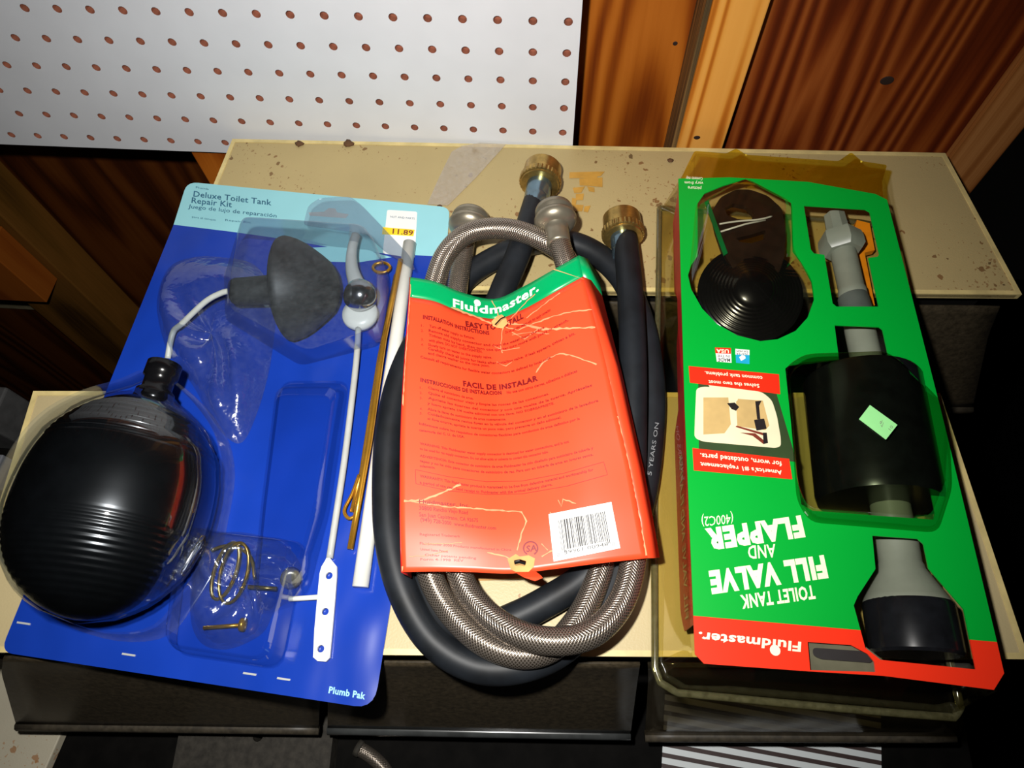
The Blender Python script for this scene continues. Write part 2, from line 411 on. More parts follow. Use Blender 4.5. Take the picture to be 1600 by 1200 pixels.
# ================================================================== SETTING
FL = -0.90
bm = bmesh.new(); box(bm, (-1.2, -1.6, FL - .02), (2.0, .7, FL)); structure(make('floor', bm, M['floor']))
PW = 0.062
xs0 = Wy(1062, 225, .022).x - .002
xs1 = Wy(1131, 230, .022).x
bm = bmesh.new(); box(bm, (.0985, PW, FL), (xs0 + .02, PW + .012, .75)); structure(make('wall_back', bm, M['ply']))
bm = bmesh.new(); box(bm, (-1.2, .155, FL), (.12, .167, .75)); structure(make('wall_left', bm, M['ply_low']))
bm = bmesh.new(); box(bm, (.056, .0095, FL), (.098, .1545, .75)); structure(make('trim_5', bm, M['ply'], mods=[('BEVEL', dict(width=.0012, segments=2))]))
bm = bmesh.new(); box(bm, (xs1 - .01, .046, FL), (.757, .058, .75)); structure(make('wall_right', bm, M['ply_dark']))
# pine stud between the two plywood sheets
bm = bmesh.new(); box(bm, (xs0, .022, FL), (xs1 - .001, .035, .75))
o = structure(make('trim_1', bm, M['pine'], mods=[('BEVEL', dict(width=.0012, segments=2))]))
bm = bmesh.new(); box(bm, (xs0 - .0042, .0235, FL), (xs0 - .0002, PW - .0002, .75))
structure(make('trim_2', bm, M['pine_side']))
bm = bmesh.new(); box(bm, (.757, .038, FL), (.80, .075, .75)); structure(make('trim_3', bm, M['post'], mods=[('BEVEL', dict(width=.0015, segments=2))]))
# old stud low on the left
bm = bmesh.new(); box(bm, (-.432, .088, FL), (-.316, .148, .75)); structure(make('trim_4', bm, M['stud_old'], mods=[('BEVEL', dict(width=.002, segments=2))]))

for k, (u, v, r, y, m_) in enumerate([(1055, 68, .0020, PW - .0003, 'wall_back'), (1386, 126, .0042, .0457, 'wall_right'), (1089, 215, .0022, .0217, 'trim_1')]):
    c = Wy(u, v, y); bm = bmesh.new(); lathe(bm, [(r, 0), (r * .8, .0003), (.0001, .0004)], c, (0, -1, 0), 14, sq=(1, 1.3 if k else 1))
    make('knot', bm, M['knot'], D.objects[m_])
# pegboard -------------------------------------------------------
IN = 0.0254; HX = 0.0; HZ = 0.300
def pegboard():
    bm = bmesh.new(); n = 12; r = .0033; y0, y1 = 0.0, .005
    cols = range(-9, 17); rows = range(-3, 6)
    xl = HX - 9.5 * IN; xr = .4155; zb = .1606; zt = HZ + 3.5 * IN
    for i in cols:
        for j in rows:
            cx, cz = HX + i * IN, HZ - j * IN
            ax0 = xl if i == -9 else cx - IN / 2; ax1 = xr if i == 16 else cx + IN / 2
            az1 = zt if j == -3 else cz + IN / 2; az0 = zb if j == 5 else cz - IN / 2
            rings = []
            outer = []; inner = []
            for k in range(n):
                t = 2 * PI * k / n + PI / 4
                c, s = math.cos(t), math.sin(t); m = max(abs(c), abs(s))
                sx, sz = c / m, s / m
                ox = cx + (sx * (ax1 - cx) if sx > 0 else sx * (cx - ax0)); oz = cz + (sz * (az1 - cz) if sz > 0 else sz * (cz - az0))
                outer.append((ox, oz)); inner.append((cx + r * c, cz + r * s))
            fo = [bm.verts.new((x, y0, z)) for x, z in outer]; fi = [bm.verts.new((x, y0, z)) for x, z in inner]
            bo = [bm.verts.new((x, y1, z)) for x, z in outer]; bi = [bm.verts.new((x, y1, z)) for x, z in inner]
            for k in range(n):
                l = (k + 1) % n
                bm.faces.new((fo[k], fo[l], fi[l], fi[k]))
                f = bm.faces.new((bo[k], bi[k], bi[l], bo[l])); f.material_index = 1
                f = bm.faces.new((fi[k], fi[l], bi[l], bi[k])); f.material_index = 1
    bmesh.ops.remove_doubles(bm, verts=bm.verts, dist=1e-5)
    # outer rim
    for (xa, za, xb, zb_) in ((xl, zb, xr, zb), (xr, zb, xr, zt), (xr, zt, xl, zt), (xl, zt, xl, zb)):
        f = bm.faces.new([bm.verts.new(p) for p in ((xa, y0, za), (xb, y0, zb_), (xb, y1, zb_), (xa, y1, za))]); f.material_index = 1
    return bm
pb = thing('pegboard', 'white pegboard with rows of small holes on the wooden wall', 'pegboard', (.08, .003, .16))
make('perforated_panel', pegboard(), [M['white_board'], M['hardboard']], pb)
bm = bmesh.new(); box(bm, (-.24, .0087, .40), (.054, .155, .44)); make('mounting_batten', bm, M['hardboard'], pb)
bm = bmesh.new(); box(bm, (-.24, .0052, .2995), (.4154, .0085, .39)); box(bm, (-.24, .0052, .166), (.4154, .0085, .2995)); make('backing_sheet', bm, M['hardboard'], pb)

# pieces of wood low on the left wall
bm = bmesh.new()
xb = Wy(58, 440, .06).x
box(bm, (xb - .35, .045, -.195), (xb, .0875, -.075))
tag(make('wood_block', bm, M['orange_wood'], mods=[('BEVEL', dict(width=.0015, segments=2))]), 'orange-brown wood block at the far left below the pegboard', 'wood block')
bm = bmesh.new(); zl = Wy(100, 482, .15).z
box(bm, (-1.0, .1485, zl - .007), (.05, .1548, zl + .007))
tag(make('lath', bm, M['lath']), 'thin pale strip of wood along the dark lower wall at left', 'lath')

# bench ----------------------------------------------------------
BZ = -0.02
bm = bmesh.new(); box(bm, (-.42, -.78, BZ - .035), (.765, -.225, BZ))
bench = thing('workbench', 'black workbench carrying the front cream cabinet', 'workbench', (.17, -.5, FL))
make('bench_top', bm, M['bench'], bench)
for x in (-.38, .72):
    for y in (-.74, -.27):
        bm = bmesh.new(); box(bm, (x - .02, y - .02, FL), (x + .02, y + .02, BZ - .035)); make('leg', bm, M['bench'], bench)

# ================================================================== CABINETS
def lerp(a, b, t): return Vector(a) * (1 - t) + Vector(b) * t
def cabinet(name, label, BL, BR, FR, FLc, zbot, topmat, door_rows, cx):
    """door_rows: list of (four lower corner and upper corner points, material, rim material, label)"""
    t = thing(name, label, 'storage cabinet', (cx[0], cx[1], zbot))
    quad = [Vector(p) for p in (BL, BR, FR, FLc)]
    bm = bmesh.new(); prism(bm, round_poly(quad, .003, 3), T - .0055, T - .0006)
    make('top_panel', bm, topmat, t, mods=[('BEVEL', dict(width=.001, segments=2))])
    # raised rim strip round the top edge
    c = sum((Vector(q) for q in quad), Vector()) / 4
    inn = []
    for i in range(4):
        p = quad[i]; a = (quad[i - 1] - p).normalized(); b = (quad[(i + 1) % 4] - p).normalized()
        inn.append(p + (a + b) * .0035)
    bm = bmesh.new()
    loft(bm, [[(q.x, q.y, T - .0058) for q in quad], [(q.x, q.y, T) for q in quad], [(q.x, q.y, T) for q in inn], [(q.x, q.y, T - .0008) for q in inn]])
    make('rim', bm, M['cream_rim'], t)
    ins = []
    for i in range(4):
        p = quad[i]; a = (quad[i - 1] - p).normalized(); b = (quad[(i + 1) % 4] - p).normalized()
        ins.append(p + (a + b) * .012)
    bm = bmesh.new(); prism(bm, ins, zbot, T - .006); make('body', bm, M['black_case'], t)
    for (ul, ur, ml, mr, ll, lr, m, rm, lab) in door_rows:
        rows = []
        n = 14
        for k in range(n + 1):
            f = k / n
            if f < .25: l, r = lerp(ul, ml, f / .25), lerp(ur, mr, f / .25)
            else: l, r = lerp(ml, ll, (f - .25) / .75), lerp(mr, lr, (f - .25) / .75)
            rows.append([lerp(l, r, i / 10) for i in range(11)])
        bm = bmesh.new(); sheet(bm, rows)
        d = make('door', bm, m, t, True, label=lab, mods=[('SOLIDIFY', dict(thickness=.0016, offset=0))])
        bm = bmesh.new(); off = Vector((0, -.001, -.002))
        tube(bm, [lerp(ll, lr, i / 10) + off for i in range(11)], .0042, 8)
        make('door_rim', bm, rm, d, True)
    return t
# rear
BL, BR, FR, FLc = W(363, 217, T), W(1477, 239, T), W(1597, 460, T), W(267, 449, T)
zt_, zm_, zb_ = .170, .140, .036
UL = Vector((FLc.x + .012, FLc.y + .002, zt_)); UR = W(1562, 478, zt_)
ML = UL + Vector((.006, -.004, -.030)); MR = W(1544, 522, zm_)
LR_ = W(1519, 637, zb_); LL_ = UL + Vector((.012, -.026, zb_ - zt_))
rows = []
for k in range(3):
    a, b = k / 3 + .006, (k + 1) / 3 - .006
    if k == 2: b = 1
    if k == 0: a = 0
    rows.append((lerp(UL, UR, a), lerp(UL, UR, b), lerp(ML, MR, a), lerp(ML, MR, b), lerp(LL_, LR_, a), lerp(LL_, LR_, b), M['smoke_dusty'], M['smoke_rim_dusty'], None))
cabinet('storage_cabinet', 'cream-topped cabinet at the back against the wall, top speckled with brown dirt', BL, BR, FR, FLc, FL, M['cream_rear'], rows, (.42, -.07))
# front
BL, BR, FR, FLc = W(52, 611, T), W(1469, 614, T), W(1608, 1030, T), W(-73, 1019, T)
zt_, zm_, zb_ = .172, .140, .036
top = [(6, 1026), (500, 1032), (515, 1033), (1000, 1036), (1012, 1036), (1540, 1042)]
mid = [(3, 1050), (502, 1056), (513, 1056), (996, 1060), (1013, 1061), (1518, 1068)]
low = [(26, 1131), (498, 1137), (512, 1137), (985, 1146), (1008, 1148), (1493, 1150)]
mats = [(M['smoke_dusty'], M['smoke_rim_dusty'], 'dusty brownish smoked door'), (M['smoke_dusty'], M['smoke_rim'], 'dark smoked door with a shiny rim'), (M['smoke'], M['smoke_rim_dusty'], 'see-through smoked door')]
def front_at(u, v, z, ymin):           # keep the doors just ahead of the case
    p = W(u, v, z); return p
rows = []
for k in range(3):
    a, b = 2 * k, 2 * k + 1
    rows.append((W(*top[a], zt_), W(*top[b], zt_), W(*mid[a], zm_), W(*mid[b], zm_), W(*low[a], zb_), W(*low[b], zb_)) + mats[k])
cabinet('storage_cabinet', 'cream-topped cabinet in front with three smoked drop doors, under all the packages', BL, BR, FR, FLc, BZ, M['cream_front'], rows, (.37, -.33))

# scrap of clear plastic and tape residue on the rear top
t = thing('plastic_scrap', 'cloudy clear plastic scrap lying on the dirty rear cabinet top', 'plastic scrap', W(725, 270, T))
bm = bmesh.new()
q = [W(u, v, T) for u, v in crom([(672, 318), (690, 270), (706, 236), (724, 227), (760, 223), (793, 226), (770, 250), (740, 283), (715, 305), (700, 321)], 4, True)] if False else None
pts = [(668, 320), (680, 292), (694, 262), (706, 238), (722, 229), (750, 224), (791, 226), (771, 248), (744, 278), (722, 300), (700, 322)]
prism(bm, px_poly(pts, T), T + .0003, T + .0009); make('film', bm, M['scrap'], t)
bm = bmesh.new()
for k, (u, v, w_, h_) in enumerate([(890, 270, 46, 9), (906, 279, 38, 12), (894, 292, 20, 11), (918, 292, 12, 8), (899, 304, 16, 9), (896, 320, 15, 10), (912, 323, 9, 8), (930, 268, 14, 8), (893, 309, 7, 26)]):
    jit = [(u + random.uniform(-1, 2), v + random.uniform(-1, 2)), (u + w_ + random.uniform(-3, 2), v + random.uniform(-2, 2)), (u + w_ - random.uniform(0, 6), v + h_ + random.uniform(-2, 2)), (u + random.uniform(-1, 4), v + h_ + random.uniform(-2, 1))]
    prism(bm, px_poly(jit, T), T + .0001, T + .00025 + k * .00001)
tag(make('tape_residue', bm, M['tape']), 'amber remains of old tape stuck on the rear cabinet top', 'tape residue')
for (u, v, s, lb) in [(545, 220, .0042, 'largest brown dirt crumb on the back edge of the rear cabinet top'), (1047, 246, .0022, 'small dark dirt crumb on the rear cabinet top near the green pack'), (469, 220, .0034, 'brown dirt crumb at the left on the back edge of the rear cabinet'), (688, 317, .0018, 'reddish brown dirt crumb beside the blue card on the rear cabinet')]:
    bm = bmesh.new(); bmesh.ops.create_icosphere(bm, subdivisions=2, radius=s)
    for vv in bm.verts: vv.co = Vector((vv.co.x * random.uniform(.7, 1.5), vv.co.y * random.uniform(.6, 1.2), max(vv.co.z * .6, -.0003)))
    bmesh.ops.translate(bm, verts=bm.verts, vec=W(u, v, T) + Vector((0, -.004, .0004)))
    tag(make('dirt_crumb', bm, M['crumb'], smooth=True), lb, 'dirt')

# ================================================================== BLUE REPAIR KIT
C0, C1 = T + .0006, T + .0014
kit = thing('repair_kit_pack', 'blue blister card lying across both cabinets, black float ball on it', 'package', W(330, 650, T))
band = [(272, 352), (362, 363), (440, 374), (520, 388), (610, 398), (697, 402)]
cardL = lambda v: 293 + (3 - 293) * (v - 285) / (1020 - 285)
top_pts = [W(u, v, C0) for u, v in [(293, 285), (703, 325)]] + [W(u, v, C0) for u, v in reversed(band)]
low_pts = [W(u, v, C0) for u, v in band] + [W(u, v, C0) for u, v in [(585, 1108), (2, 1019)]]
bm = bmesh.new(); prism(bm, round_poly(low_pts, [0] * 6 + [.012, .008]), C0, C1)
card = make('backing_card', bm, M['blue'], kit)
bm = bmesh.new(); prism(bm, round_poly(top_pts, [.010, .008] + [0] * 6), C0, C1)
make('header_panel', bm, M['lightblue'], card, label='pale blue header of the card')
bm = bmesh.new(); zt2 = C1 + .00015
flat_text(bm, 'Deluxe Toilet Tank', (302, 307), (424, 321), (303, 298), zt2, .012)
flat_text(bm, 'Repair Kit', (299, 317), (362, 324), (300, 308), zt2, .012)
flat_text(bm, 'Juego de lujo de reparación', (294, 325), (432, 340), (295, 319), zt2, .006)
flat_text(bm, 'para el tanque', (300, 340), (337, 345), (300, 337), zt2)
flat_text(bm, 'Repair Kit', (352, 345), (392, 349), (352, 342), zt2)
flat_text(bm, 'Plumb', (306, 294), (326, 297), (306, 291), zt2)
make('printed_text', bm, M['ink_teal'], card, label='dark lettering Deluxe Toilet Tank Repair Kit')
bm = bmesh.new()
flat_text(bm, 'Plumb Pak', (513, 1083), (570, 1093), (515, 1072), zt2, .03)
make('printed_logo', bm, M['ink_pale'], card, label='pale brand lettering in the lower right corner')
# white wave under the header
decal('printed_stripe', [(470, 388), (545, 384), (612, 402), (560, 410), (480, 408)], C1, M['lightblue'], card, .0001)
decal('hang_slot', [(482, 332), (506, 331), (514, 325), (524, 326), (527, 332), (545, 335), (540, 341), (484, 337)], C1, M['grey_white'], card, .00012)
st = decal('price_sticker', [(605, 328), (652, 331), (648, 404), (598, 396)], C1 + .0002, M['card_white'], kit, .0002, .002, label='white and yellow price sticker')
decal('yellow_band', [(598, 355), (648, 359), (646, 369), (597, 366)], C1 + .0004, M['sticker_yellow'], st, .0001)
bm = bmesh.new(); flat_text(bm, '11.89', (613, 365), (645, 368), (614, 357), C1 + .00056, .02); make('printed_price', bm, M['photo_red'], st)
bm = bmesh.new(); flat_text(bm, 'NUT AND PARTS', (610, 340), (648, 343), (610, 337), C1 + .00046); make('printed_line', bm, M['ink_teal'], st)
for k, (u, v) in enumerate([(38, 973), (202, 1022), (391, 1052), (444, 1060)]):
    decal('staple', [(u - 10, v - 2), (u + 10, v + 1), (u + 9, v + 4), (u - 11, v + 1)], C1, M['grey_white'], kit, .0007, 0)

# float ball
zb = T + .054
ctr = W(180, 793, zb); pn = W(258, 610, zb); pb_ = W(132, 978, zb)
axis = (pn - pb_).normalized(); L0 = -(pb_ - W(180, 793, zb)).length * .96; L1 = (pn - ctr).length * .92
RB = .0515
fb = thing('float_ball', 'large black ribbed toilet float ball on the lower left of the blue card', 'float ball', (ctr.x, ctr.y, T))
prof = []
nn = 150
for k in range(nn + 1):
    s = -1 + 2 * k / nn
    h = s * (-L0) if s < 0 else s * L1
    r = RB * max(0, 1 - abs(s) ** (2.35 if s < 0 else 2.5)) ** (.56 if s < 0 else .62)
    if -.93 < s < -.16: r += .00030 * math.sin(h / .0034 * 2 * PI) * min(1, (s + .93) / .1, (-.16 - s) / .06)
    if .42 < s < .82: r += .0008 * math.sin(h / .0036 * 2 * PI) * min(1, (s - .42) / .05, (.82 - s) / .05)
    prof.append((r, h))
bm = bmesh.new(); lathe(bm, prof, ctr, axis, 64); make('ball', bm, M['rubber_ball'], fb, True)
bm = bmesh.new(); lathe(bm, [(.012, L1 - .006), (.0115, L1 + .004), (.009, L1 + .006), (.009, L1 + .014), (.0105, L1 + .015), (.0105, L1 + .024), (.0065, L1 + .0245)], ctr, axis, 24)
make('neck', bm, M['disc_black'], fb, True)
# blister over the ball, as a dome on its own rim
def circ_ring(c, a, b, ra, rb, z, n=56, p=2.0):
    out = []
    for k in range(n):
        t = 2 * PI * k / n; cs, sn = math.cos(t), math.sin(t)
        sx = math.copysign(abs(cs) ** (2 / p), cs); sy = math.copysign(abs(sn) ** (2 / p), sn)
        q = c + a * (ra * sx) + b * (rb * sy); out.append((q.x, q.y, z))
    return out
ax2 = Vector((axis.x, axis.y, 0)).normalized(); bx2 = Vector((-ax2.y, ax2.x, 0))
rim0 = [(4, 800), (22, 745), (55, 690), (95, 650), (150, 622), (205, 606), (245, 590), (272, 600), (318, 640), (352, 690), (362, 745), (352, 810), (335, 880), (300, 940), (262, 985), (205, 996), (140, 984), (80, 955), (38, 905), (12, 855)]
ring_base = [W(u, v, C1 + .0004) for u, v in crom([(u, v, 0) for u, v in rim0], 3, True) and [(q.x, q.y) for q in crom([(u, v, 0) for u, v in rim0], 3, True)]]
cen = sum(ring_base, Vector()) / len(ring_base)
prof_o = [(r * 1.035 + .0004, h * 1.03) for r, h in prof[::5]]
prof_o[-1] = (.012, L1 * 1.03)
bm = bmesh.new(); lathe(bm, prof_o, ctr, axis, 48, cap=False)
bmesh.ops.bisect_plane(bm, geom=bm.verts[:] + bm.edges[:] + bm.faces[:], plane_co=(0, 0, T + .018), plane_no=(0, 0, 1), clear_inner=True)
make('blister_dome', bm, M['blister'], kit, True)
bm = bmesh.new()
out = [Vector((cen.x + (q.x - cen.x) * 1.03, cen.y + (q.y - cen.y) * 1.03, C1 + .0003)) for q in ring_base]
mid_ = [Vector((q.x, q.y, C1 + .0008)) for q in ring_base]
up_ = [Vector((cen.x + (q.x - cen.x) * .985, cen.y + (q.y - cen.y) * .985, T + .018)) for q in ring_base]
loft(bm, [out, mid_, up_]); make('blister_wall', bm, M['blister_soft'], kit, True)

# grey rubber tank ball (bell shaped), lying on its side
zk = T + .032
a0, a1 = W(362, 456, zk), W(530, 447, zk)
ax = (a1 - a0); Lk = ax.length; Rk = .0385; FAT = 1.0
tb = thing('tank_ball', 'dusty grey rubber tank ball lying sideways near the top of the blue card', 'tank ball', (a0.x + ax.x / 2, a0.y + ax.y / 2, T))
pr = [(.0075, 0), (.0085, .0005), (.0098, .003), (.0104, .020), (.0110, .028), (.014, .031), (.024, .0325), (.035, .033), (.0382, .0345), (.0392, .037), (.0385, .0395), (.0365, .044), (.0330, .049), (.0285, .054), (.0235, .059), (.0180, .0632), (.0115, .0662), (.005, .0676), (.0005, .068)]
sc = Lk / .068
bm = bmesh.new(); lathe(bm, [(r * (1.0 if r < .02 else .96), h * sc) for r, h in pr], a0, ax, 40); make('bell', bm, M['grey_rubber'], tb, True)
bm = bmesh.new()
for sgn in (1,):
    pass
lathe(bm, [(.004, -.0015), (.004, .004)], a0, ax, 16); make('stem_insert', bm, M['brass_old'], tb, True)

# crumpled clear bag with a white wire in it
def bag(name, outline, z0, zh, parent, mat_, seed, res=26, amp=.006):
    """crumpled pillow over the outline given in pixels"""
    rnd = random.Random(seed); q = [W(q.x, q.y, z0) for q in crom([(u, v, 0) for u, v in outline], 4, True)]
    c = sum(q, Vector()) / len(q); rings = []
    K = 9
    ph = [(rnd.uniform(0, 6.28), rnd.choice((3, 4, 5, 6, 7, 9)), rnd.uniform(.4, 1)) for _ in range(6)]
    for k in range(K):
        f = k / (K - 1); s = 1 - f * .97; ring = []
        for i, p in enumerate(q):
            th = 2 * PI * i / len(q)
            wob = sum(a * math.sin(m * th + p0 + f * 9 * a) for p0, m, a in ph) / 3
            z = z0 + zh * (1 - (1 - min(1, f * 1.9)) ** 2) * (.75 + .25 * math.cos(f * 3)) + amp * wob * min(1, f * 3)
            ring.append(Vector((c.x + (p.x - c.x) * s, c.y + (p.y - c.y) * s, max(z, z0))))
        rings.append(ring)
    bm = bmesh.new(); loft(bm, rings, False, True)
    return make(name, bm, mat_, parent, True, mods=[('SUBSURF', dict(levels=1, render_levels=1))])
wb = thing('wire_bag', 'crinkled clear bag with a pale wire above the float ball', 'bag', W(340, 540, T))
bag('bag_film', [(245, 470), (262, 420), (300, 402), (345, 402), (400, 415), (430, 470), (428, 530), (418, 590), (400, 650), (378, 692), (350, 680), (322, 640), (300, 600), (268, 560), (252, 520)], C1 + .0004, .020, wb, M['bag'], 3)
bm = bmesh.new(); tube(bm, crom([W(u, v, z) for u, v, z in [(262, 560, T + .004), (270, 520, T + .010), (285, 505, T + .016), (320, 472, T + .026), (345, 458, T + .030), (362, 454, T + .032)]], 6), .0021, 10); make('wire', bm, M['wire'], wb, True)
bm = bmesh.new(); tube(bm, [W(244, 612, T + .006), W(234, 640, T + .012)], .0022, 8); make('wire_tail', bm, M['wire'], wb, True)

# trip lever: chromed knob, white flange and long white arm with a drilled paddle
tl = thing('trip_lever', 'white trip lever with chrome knob and drilled paddle on the blue card', 'trip lever', W(530, 700, T))
kc = W(563, 478, T + .020)
bm = bmesh.new(); lathe(bm, [(.0005, .0115), (.004, .011), (.0085, .0085), (.0112, .004), (.0126, 0), (.0118, -.004)], W(563, 461, T + .0235), (0, -.02, 1), 32); make('knob', bm, M['chrome'], tl, True)
bm = bmesh.new(); lathe(bm, [(.0005, .003), (.008, .003), (.0126, .001), (.0134, -.002), (.012, -.006), (.006, -.0085), (.0005, -.009)], W(562, 489, T + .0150), (0, 0, 1), 32); make('flange', bm, M['white_plastic'], tl, True)
hp = crom([W(u, v, T + z) for u, v, z in [(556, 368, .020), (551, 385, .0215), (549, 405, .022), (551, 425, .0225), (558, 445, .022)]], 5)
bm = bmesh.new(); tube(bm, hp, [.0035 + .0028 * (i / (len(hp) - 1)) ** 2 for i in range(len(hp))], 16); make('handle', bm, M['grey_white'], tl, True)
ap = crom([W(u, v, T + z) for u, v, z in [(560, 512, .014), (557, 560, .012), (548, 640, .010), (538, 720, .008), (526, 800, .006), (515, 872, .005)]], 6)
bm = bmesh.new(); tube(bm, ap, .0022, 12); make('arm', bm, M['grey_white'], tl, True)
def holed_plate(outline, holes, z0, z1):
    """flat plate with holes cut through it (pixel outlines)"""
    cu = D.curves.new('cut', 'CURVE'); cu.dimensions = '2D'; cu.fill_mode = 'BOTH'; cu.extrude = (z1 - z0) / 2
    for pts in [outline] + holes:
        s = cu.splines.new('POLY'); s.points.add(len(pts) - 1); s.use_cyclic_u = True
        for i, p in enumerate(pts): s.points[i].co = (p[0], p[1], 0, 1)
    ob = D.objects.new('cut', cu); me = D.meshes.new_from_object(ob)
    bm = bmesh.new(); bm.from_mesh(me); bmesh.ops.translate(bm, verts=bm.verts, vec=(0, 0, (z0 + z1) / 2))
    D.objects.remove(ob); D.curves.remove(cu); D.meshes.remove(me); return bm
def circle_px(u, v, r, z, n=18):
    c = W(u, v, z); d = (W(u + r, v, z) - c).length
    return [(c.x + d * math.cos(2 * PI * k / n), c.y + d * math.sin(2 * PI * k / n)) for k in range(n)]
zp = T + .004
pad = [(513, 868), (519, 876), (527, 886), (527, 900), (524, 940), (520, 985), (516, 1028), (510, 1034), (497, 1033), (490, 1027), (492, 985), (496, 940), (500, 897), (503, 886), (509, 876)]
bm = holed_plate([(p.x, p.y) for p in px_poly(pad, zp)], [circle_px(515, 900, 5.5, zp), circle_px(509, 956, 5.5, zp), circle_px(502, 1014, 5.5, zp)], zp - .001, zp + .0012)
make('paddle', bm, M['white_plastic'], tl)
bm = bmesh.new(); tube(bm, [W(452, 936, T + .004), W(497, 933, T + .005)], .0016, 8); make('side_pin', bm, M['white_plastic'], tl, True)

# brass rods and white refill tube
def rod(name, label, pts, r, m, cat, part_label=None):
    t = thing(name, label, cat, W(pts[0][0], pts[0][1], T)); return t
br = thing('brass_rod', 'thin brass lift rod with an eyelet, leaning along the white tube', 'rod', W(585, 640, T))
bm = bmesh.new(); tube(bm, [W(626, 406, T + .012), W(600, 530, T + .012), W(577, 690, T + .010), W(562, 776, T + .008), (W(547, 858, T + .006))], .0021, 10); make('shaft', bm, M['brass'], br, True)
bm = bmesh.new(); c = W(596, 418, T + .011); tube(bm, [c + Vector((.0066 * math.cos(a), .0046 * math.sin(a), 0)) for a in [2 * PI * k / 20 for k in range(21)]], .0012, 8, False); make('eyelet', bm, M['brass'], br, True)
br2 = thing('brass_rod', 'second brass rod with a bent triangular hook beside the white tube', 'rod', W(580, 700, T))
bm = bmesh.new(); tube(bm, [W(618, 430, T + .006), W(592, 560, T + .006), W(564, 740, T + .005), W(549, 800, T + .0045)], .0014, 10); make('shaft', bm, M['brass'], br2, True)
bm = bmesh.new(); tube(bm, crom([W(u, v, T + .006) for u, v in [(561, 742), (550, 772), (538, 797), (545, 810), (557, 805)]], 4), .0012, 8); make('hook', bm, M['brass'], br2, True)
bm = bmesh.new(); tube(bm, [W(640, 380, T + .0068), W(617, 545, T + .0068), W(591, 720, T + .0066), W(563, 917, T + .0066)], .0050, 20)
tag(make('refill_tube', bm, M['white_plastic'], smooth=True), 'straight white plastic refill tube at the right edge of the blue card', 'tube')

# bag of brass hardware
hb = thing('hardware_bag', 'small clear bag of brass washers and screws, right of the float ball', 'bag', W(385, 920, T))
bag('bag_film', [(300, 900), (312, 850), (345, 832), (400, 835), (450, 855), (472, 890), (468, 925), (430, 955), (410, 990), (360, 1014), (318, 1008), (298, 970)], C1 + .0004, .016, hb, M['bag'], 11)
def ring_part(name, u, v, ra, rb, ang, z, r, m, tilt=.3):
    c = W(u, v, z); e1 = Vector((math.cos(ang), math.sin(ang), tilt * .3)).normalized(); e2 = Vector((-math.sin(ang), math.cos(ang), tilt)).normalized()
    bm = bmesh.new(); tube(bm, [c + e1 * (ra * math.cos(a)) + e2 * (rb * math.sin(a)) for a in [2 * PI * k / 28 for k in range(29)]], r, 8, False); make(name, bm, m, hb, True)
ring_part('brass_ring', 365, 895, .009, .0185, -.12, T + .009, .0010, M['brass_old'])
ring_part('brass_ring', 352, 892, .0075, .0178, -.22, T + .006, .0012, M['brass_old'])
bm = bmesh.new(); tube(bm, crom([W(u, v, T + .008) for u, v in [(330, 860), (350, 853), (372, 855), (392, 872), (398, 905)]], 4), .0011, 8); make('brass_clip', bm, M['brass_old'], hb, True)
bm = bmesh.new(); tube(bm, [W(388, 917, T + .008), W(432, 920, T + .008)], .0013, 8); make('brass_pin', bm, M['brass_old'], hb, True)
bm = bmesh.new(); tube(bm, [W(318, 981, T + .006), W(384, 976, T + .006)], [.0012, .0012], 8); lathe(bm, [(.001, -.002), (.004, -.0015), (.004, .001), (.001, .0015)], W(380, 976, T + .006), (1, 0, 0), 12); make('brass_screw', bm, M['brass'], hb, True)
bm = bmesh.new(); lathe(bm, [(.002, 0), (.0062, .0005), (.0062, .006), (.0035, .0065)], W(455, 900, T + .004), (.3, -.5, .8), 16); make('metal_nut', bm, M['nickel'], hb, True)

# clear blister trays over the rest of the card
def tray(name, pts, h, inset, rad, mat_):
    base = round_poly(px_poly(pts, C1), rad, 4); c = sum((Vector((p[0], p[1])) for p in base), Vector((0, 0))) / len(base)
    def ins(f): return [Vector((c.x + (p[0] - c.x) * f, c.y + (p[1] - c.y) * f)) for p in base]
    bm = bmesh.new()
    loft(bm, [[(p[0], p[1], C1 + .0003) for p in ins(1.03)], [(p[0], p[1], C1 + .0005) for p in base], [(p[0], p[1], C1 + h * .8) for p in ins(1 - inset * .55)], [(p[0], p[1], C1 + h) for p in ins(1 - inset)]], False, True)
    return make(name, bm, mat_, kit, False, mods=[('BEVEL', dict(width=.003, segments=3, limit_method='ANGLE', angle_limit=.35))])
def kit_dome(ptsb, ptst, h, rad, m):
    a = round_poly(px_poly(ptsb, C1), rad, 4); b = round_poly(px_poly(ptst, C1 + h), rad, 4)
    bm = bmesh.new(); loft(bm, [[(p[0], p[1], C1 + .0003) for p in a], [(p[0] * .12 + q[0] * .88, p[1] * .12 + q[1] * .88, C1 + h * .9) for p, q in zip(a, b)], [(q[0], q[1], C1 + h) for q in b]], False, True)
    return make('blister_tray', bm, m, kit, False, mods=[('BEVEL', dict(width=.003, segments=3, limit_method='ANGLE', angle_limit=.35))])
kit_dome([(350, 425), (380, 372), (585, 392), (612, 440), (596, 540), (470, 572), (352, 500)], [(362, 420), (378, 338), (566, 350), (588, 380), (590, 510), (480, 548), (356, 480)], .072, .006, M['blister_soft'])
tray('blister_tray', [(440, 600), (545, 600), (515, 800), (480, 935), (400, 960), (415, 800)], .020, .22, .010, M['blister'])
tray('blister_tray', [(300, 830), (480, 850), (440, 1045), (275, 1020)], .024, .10, .010, M['blister'])
bm = bmesh.new()
fl = [(385, 352), (470, 358), (560, 362), (600, 385), (650, 425), (610, 400), (575, 375), (560, 330), (505, 318), (470, 335), (400, 335)]
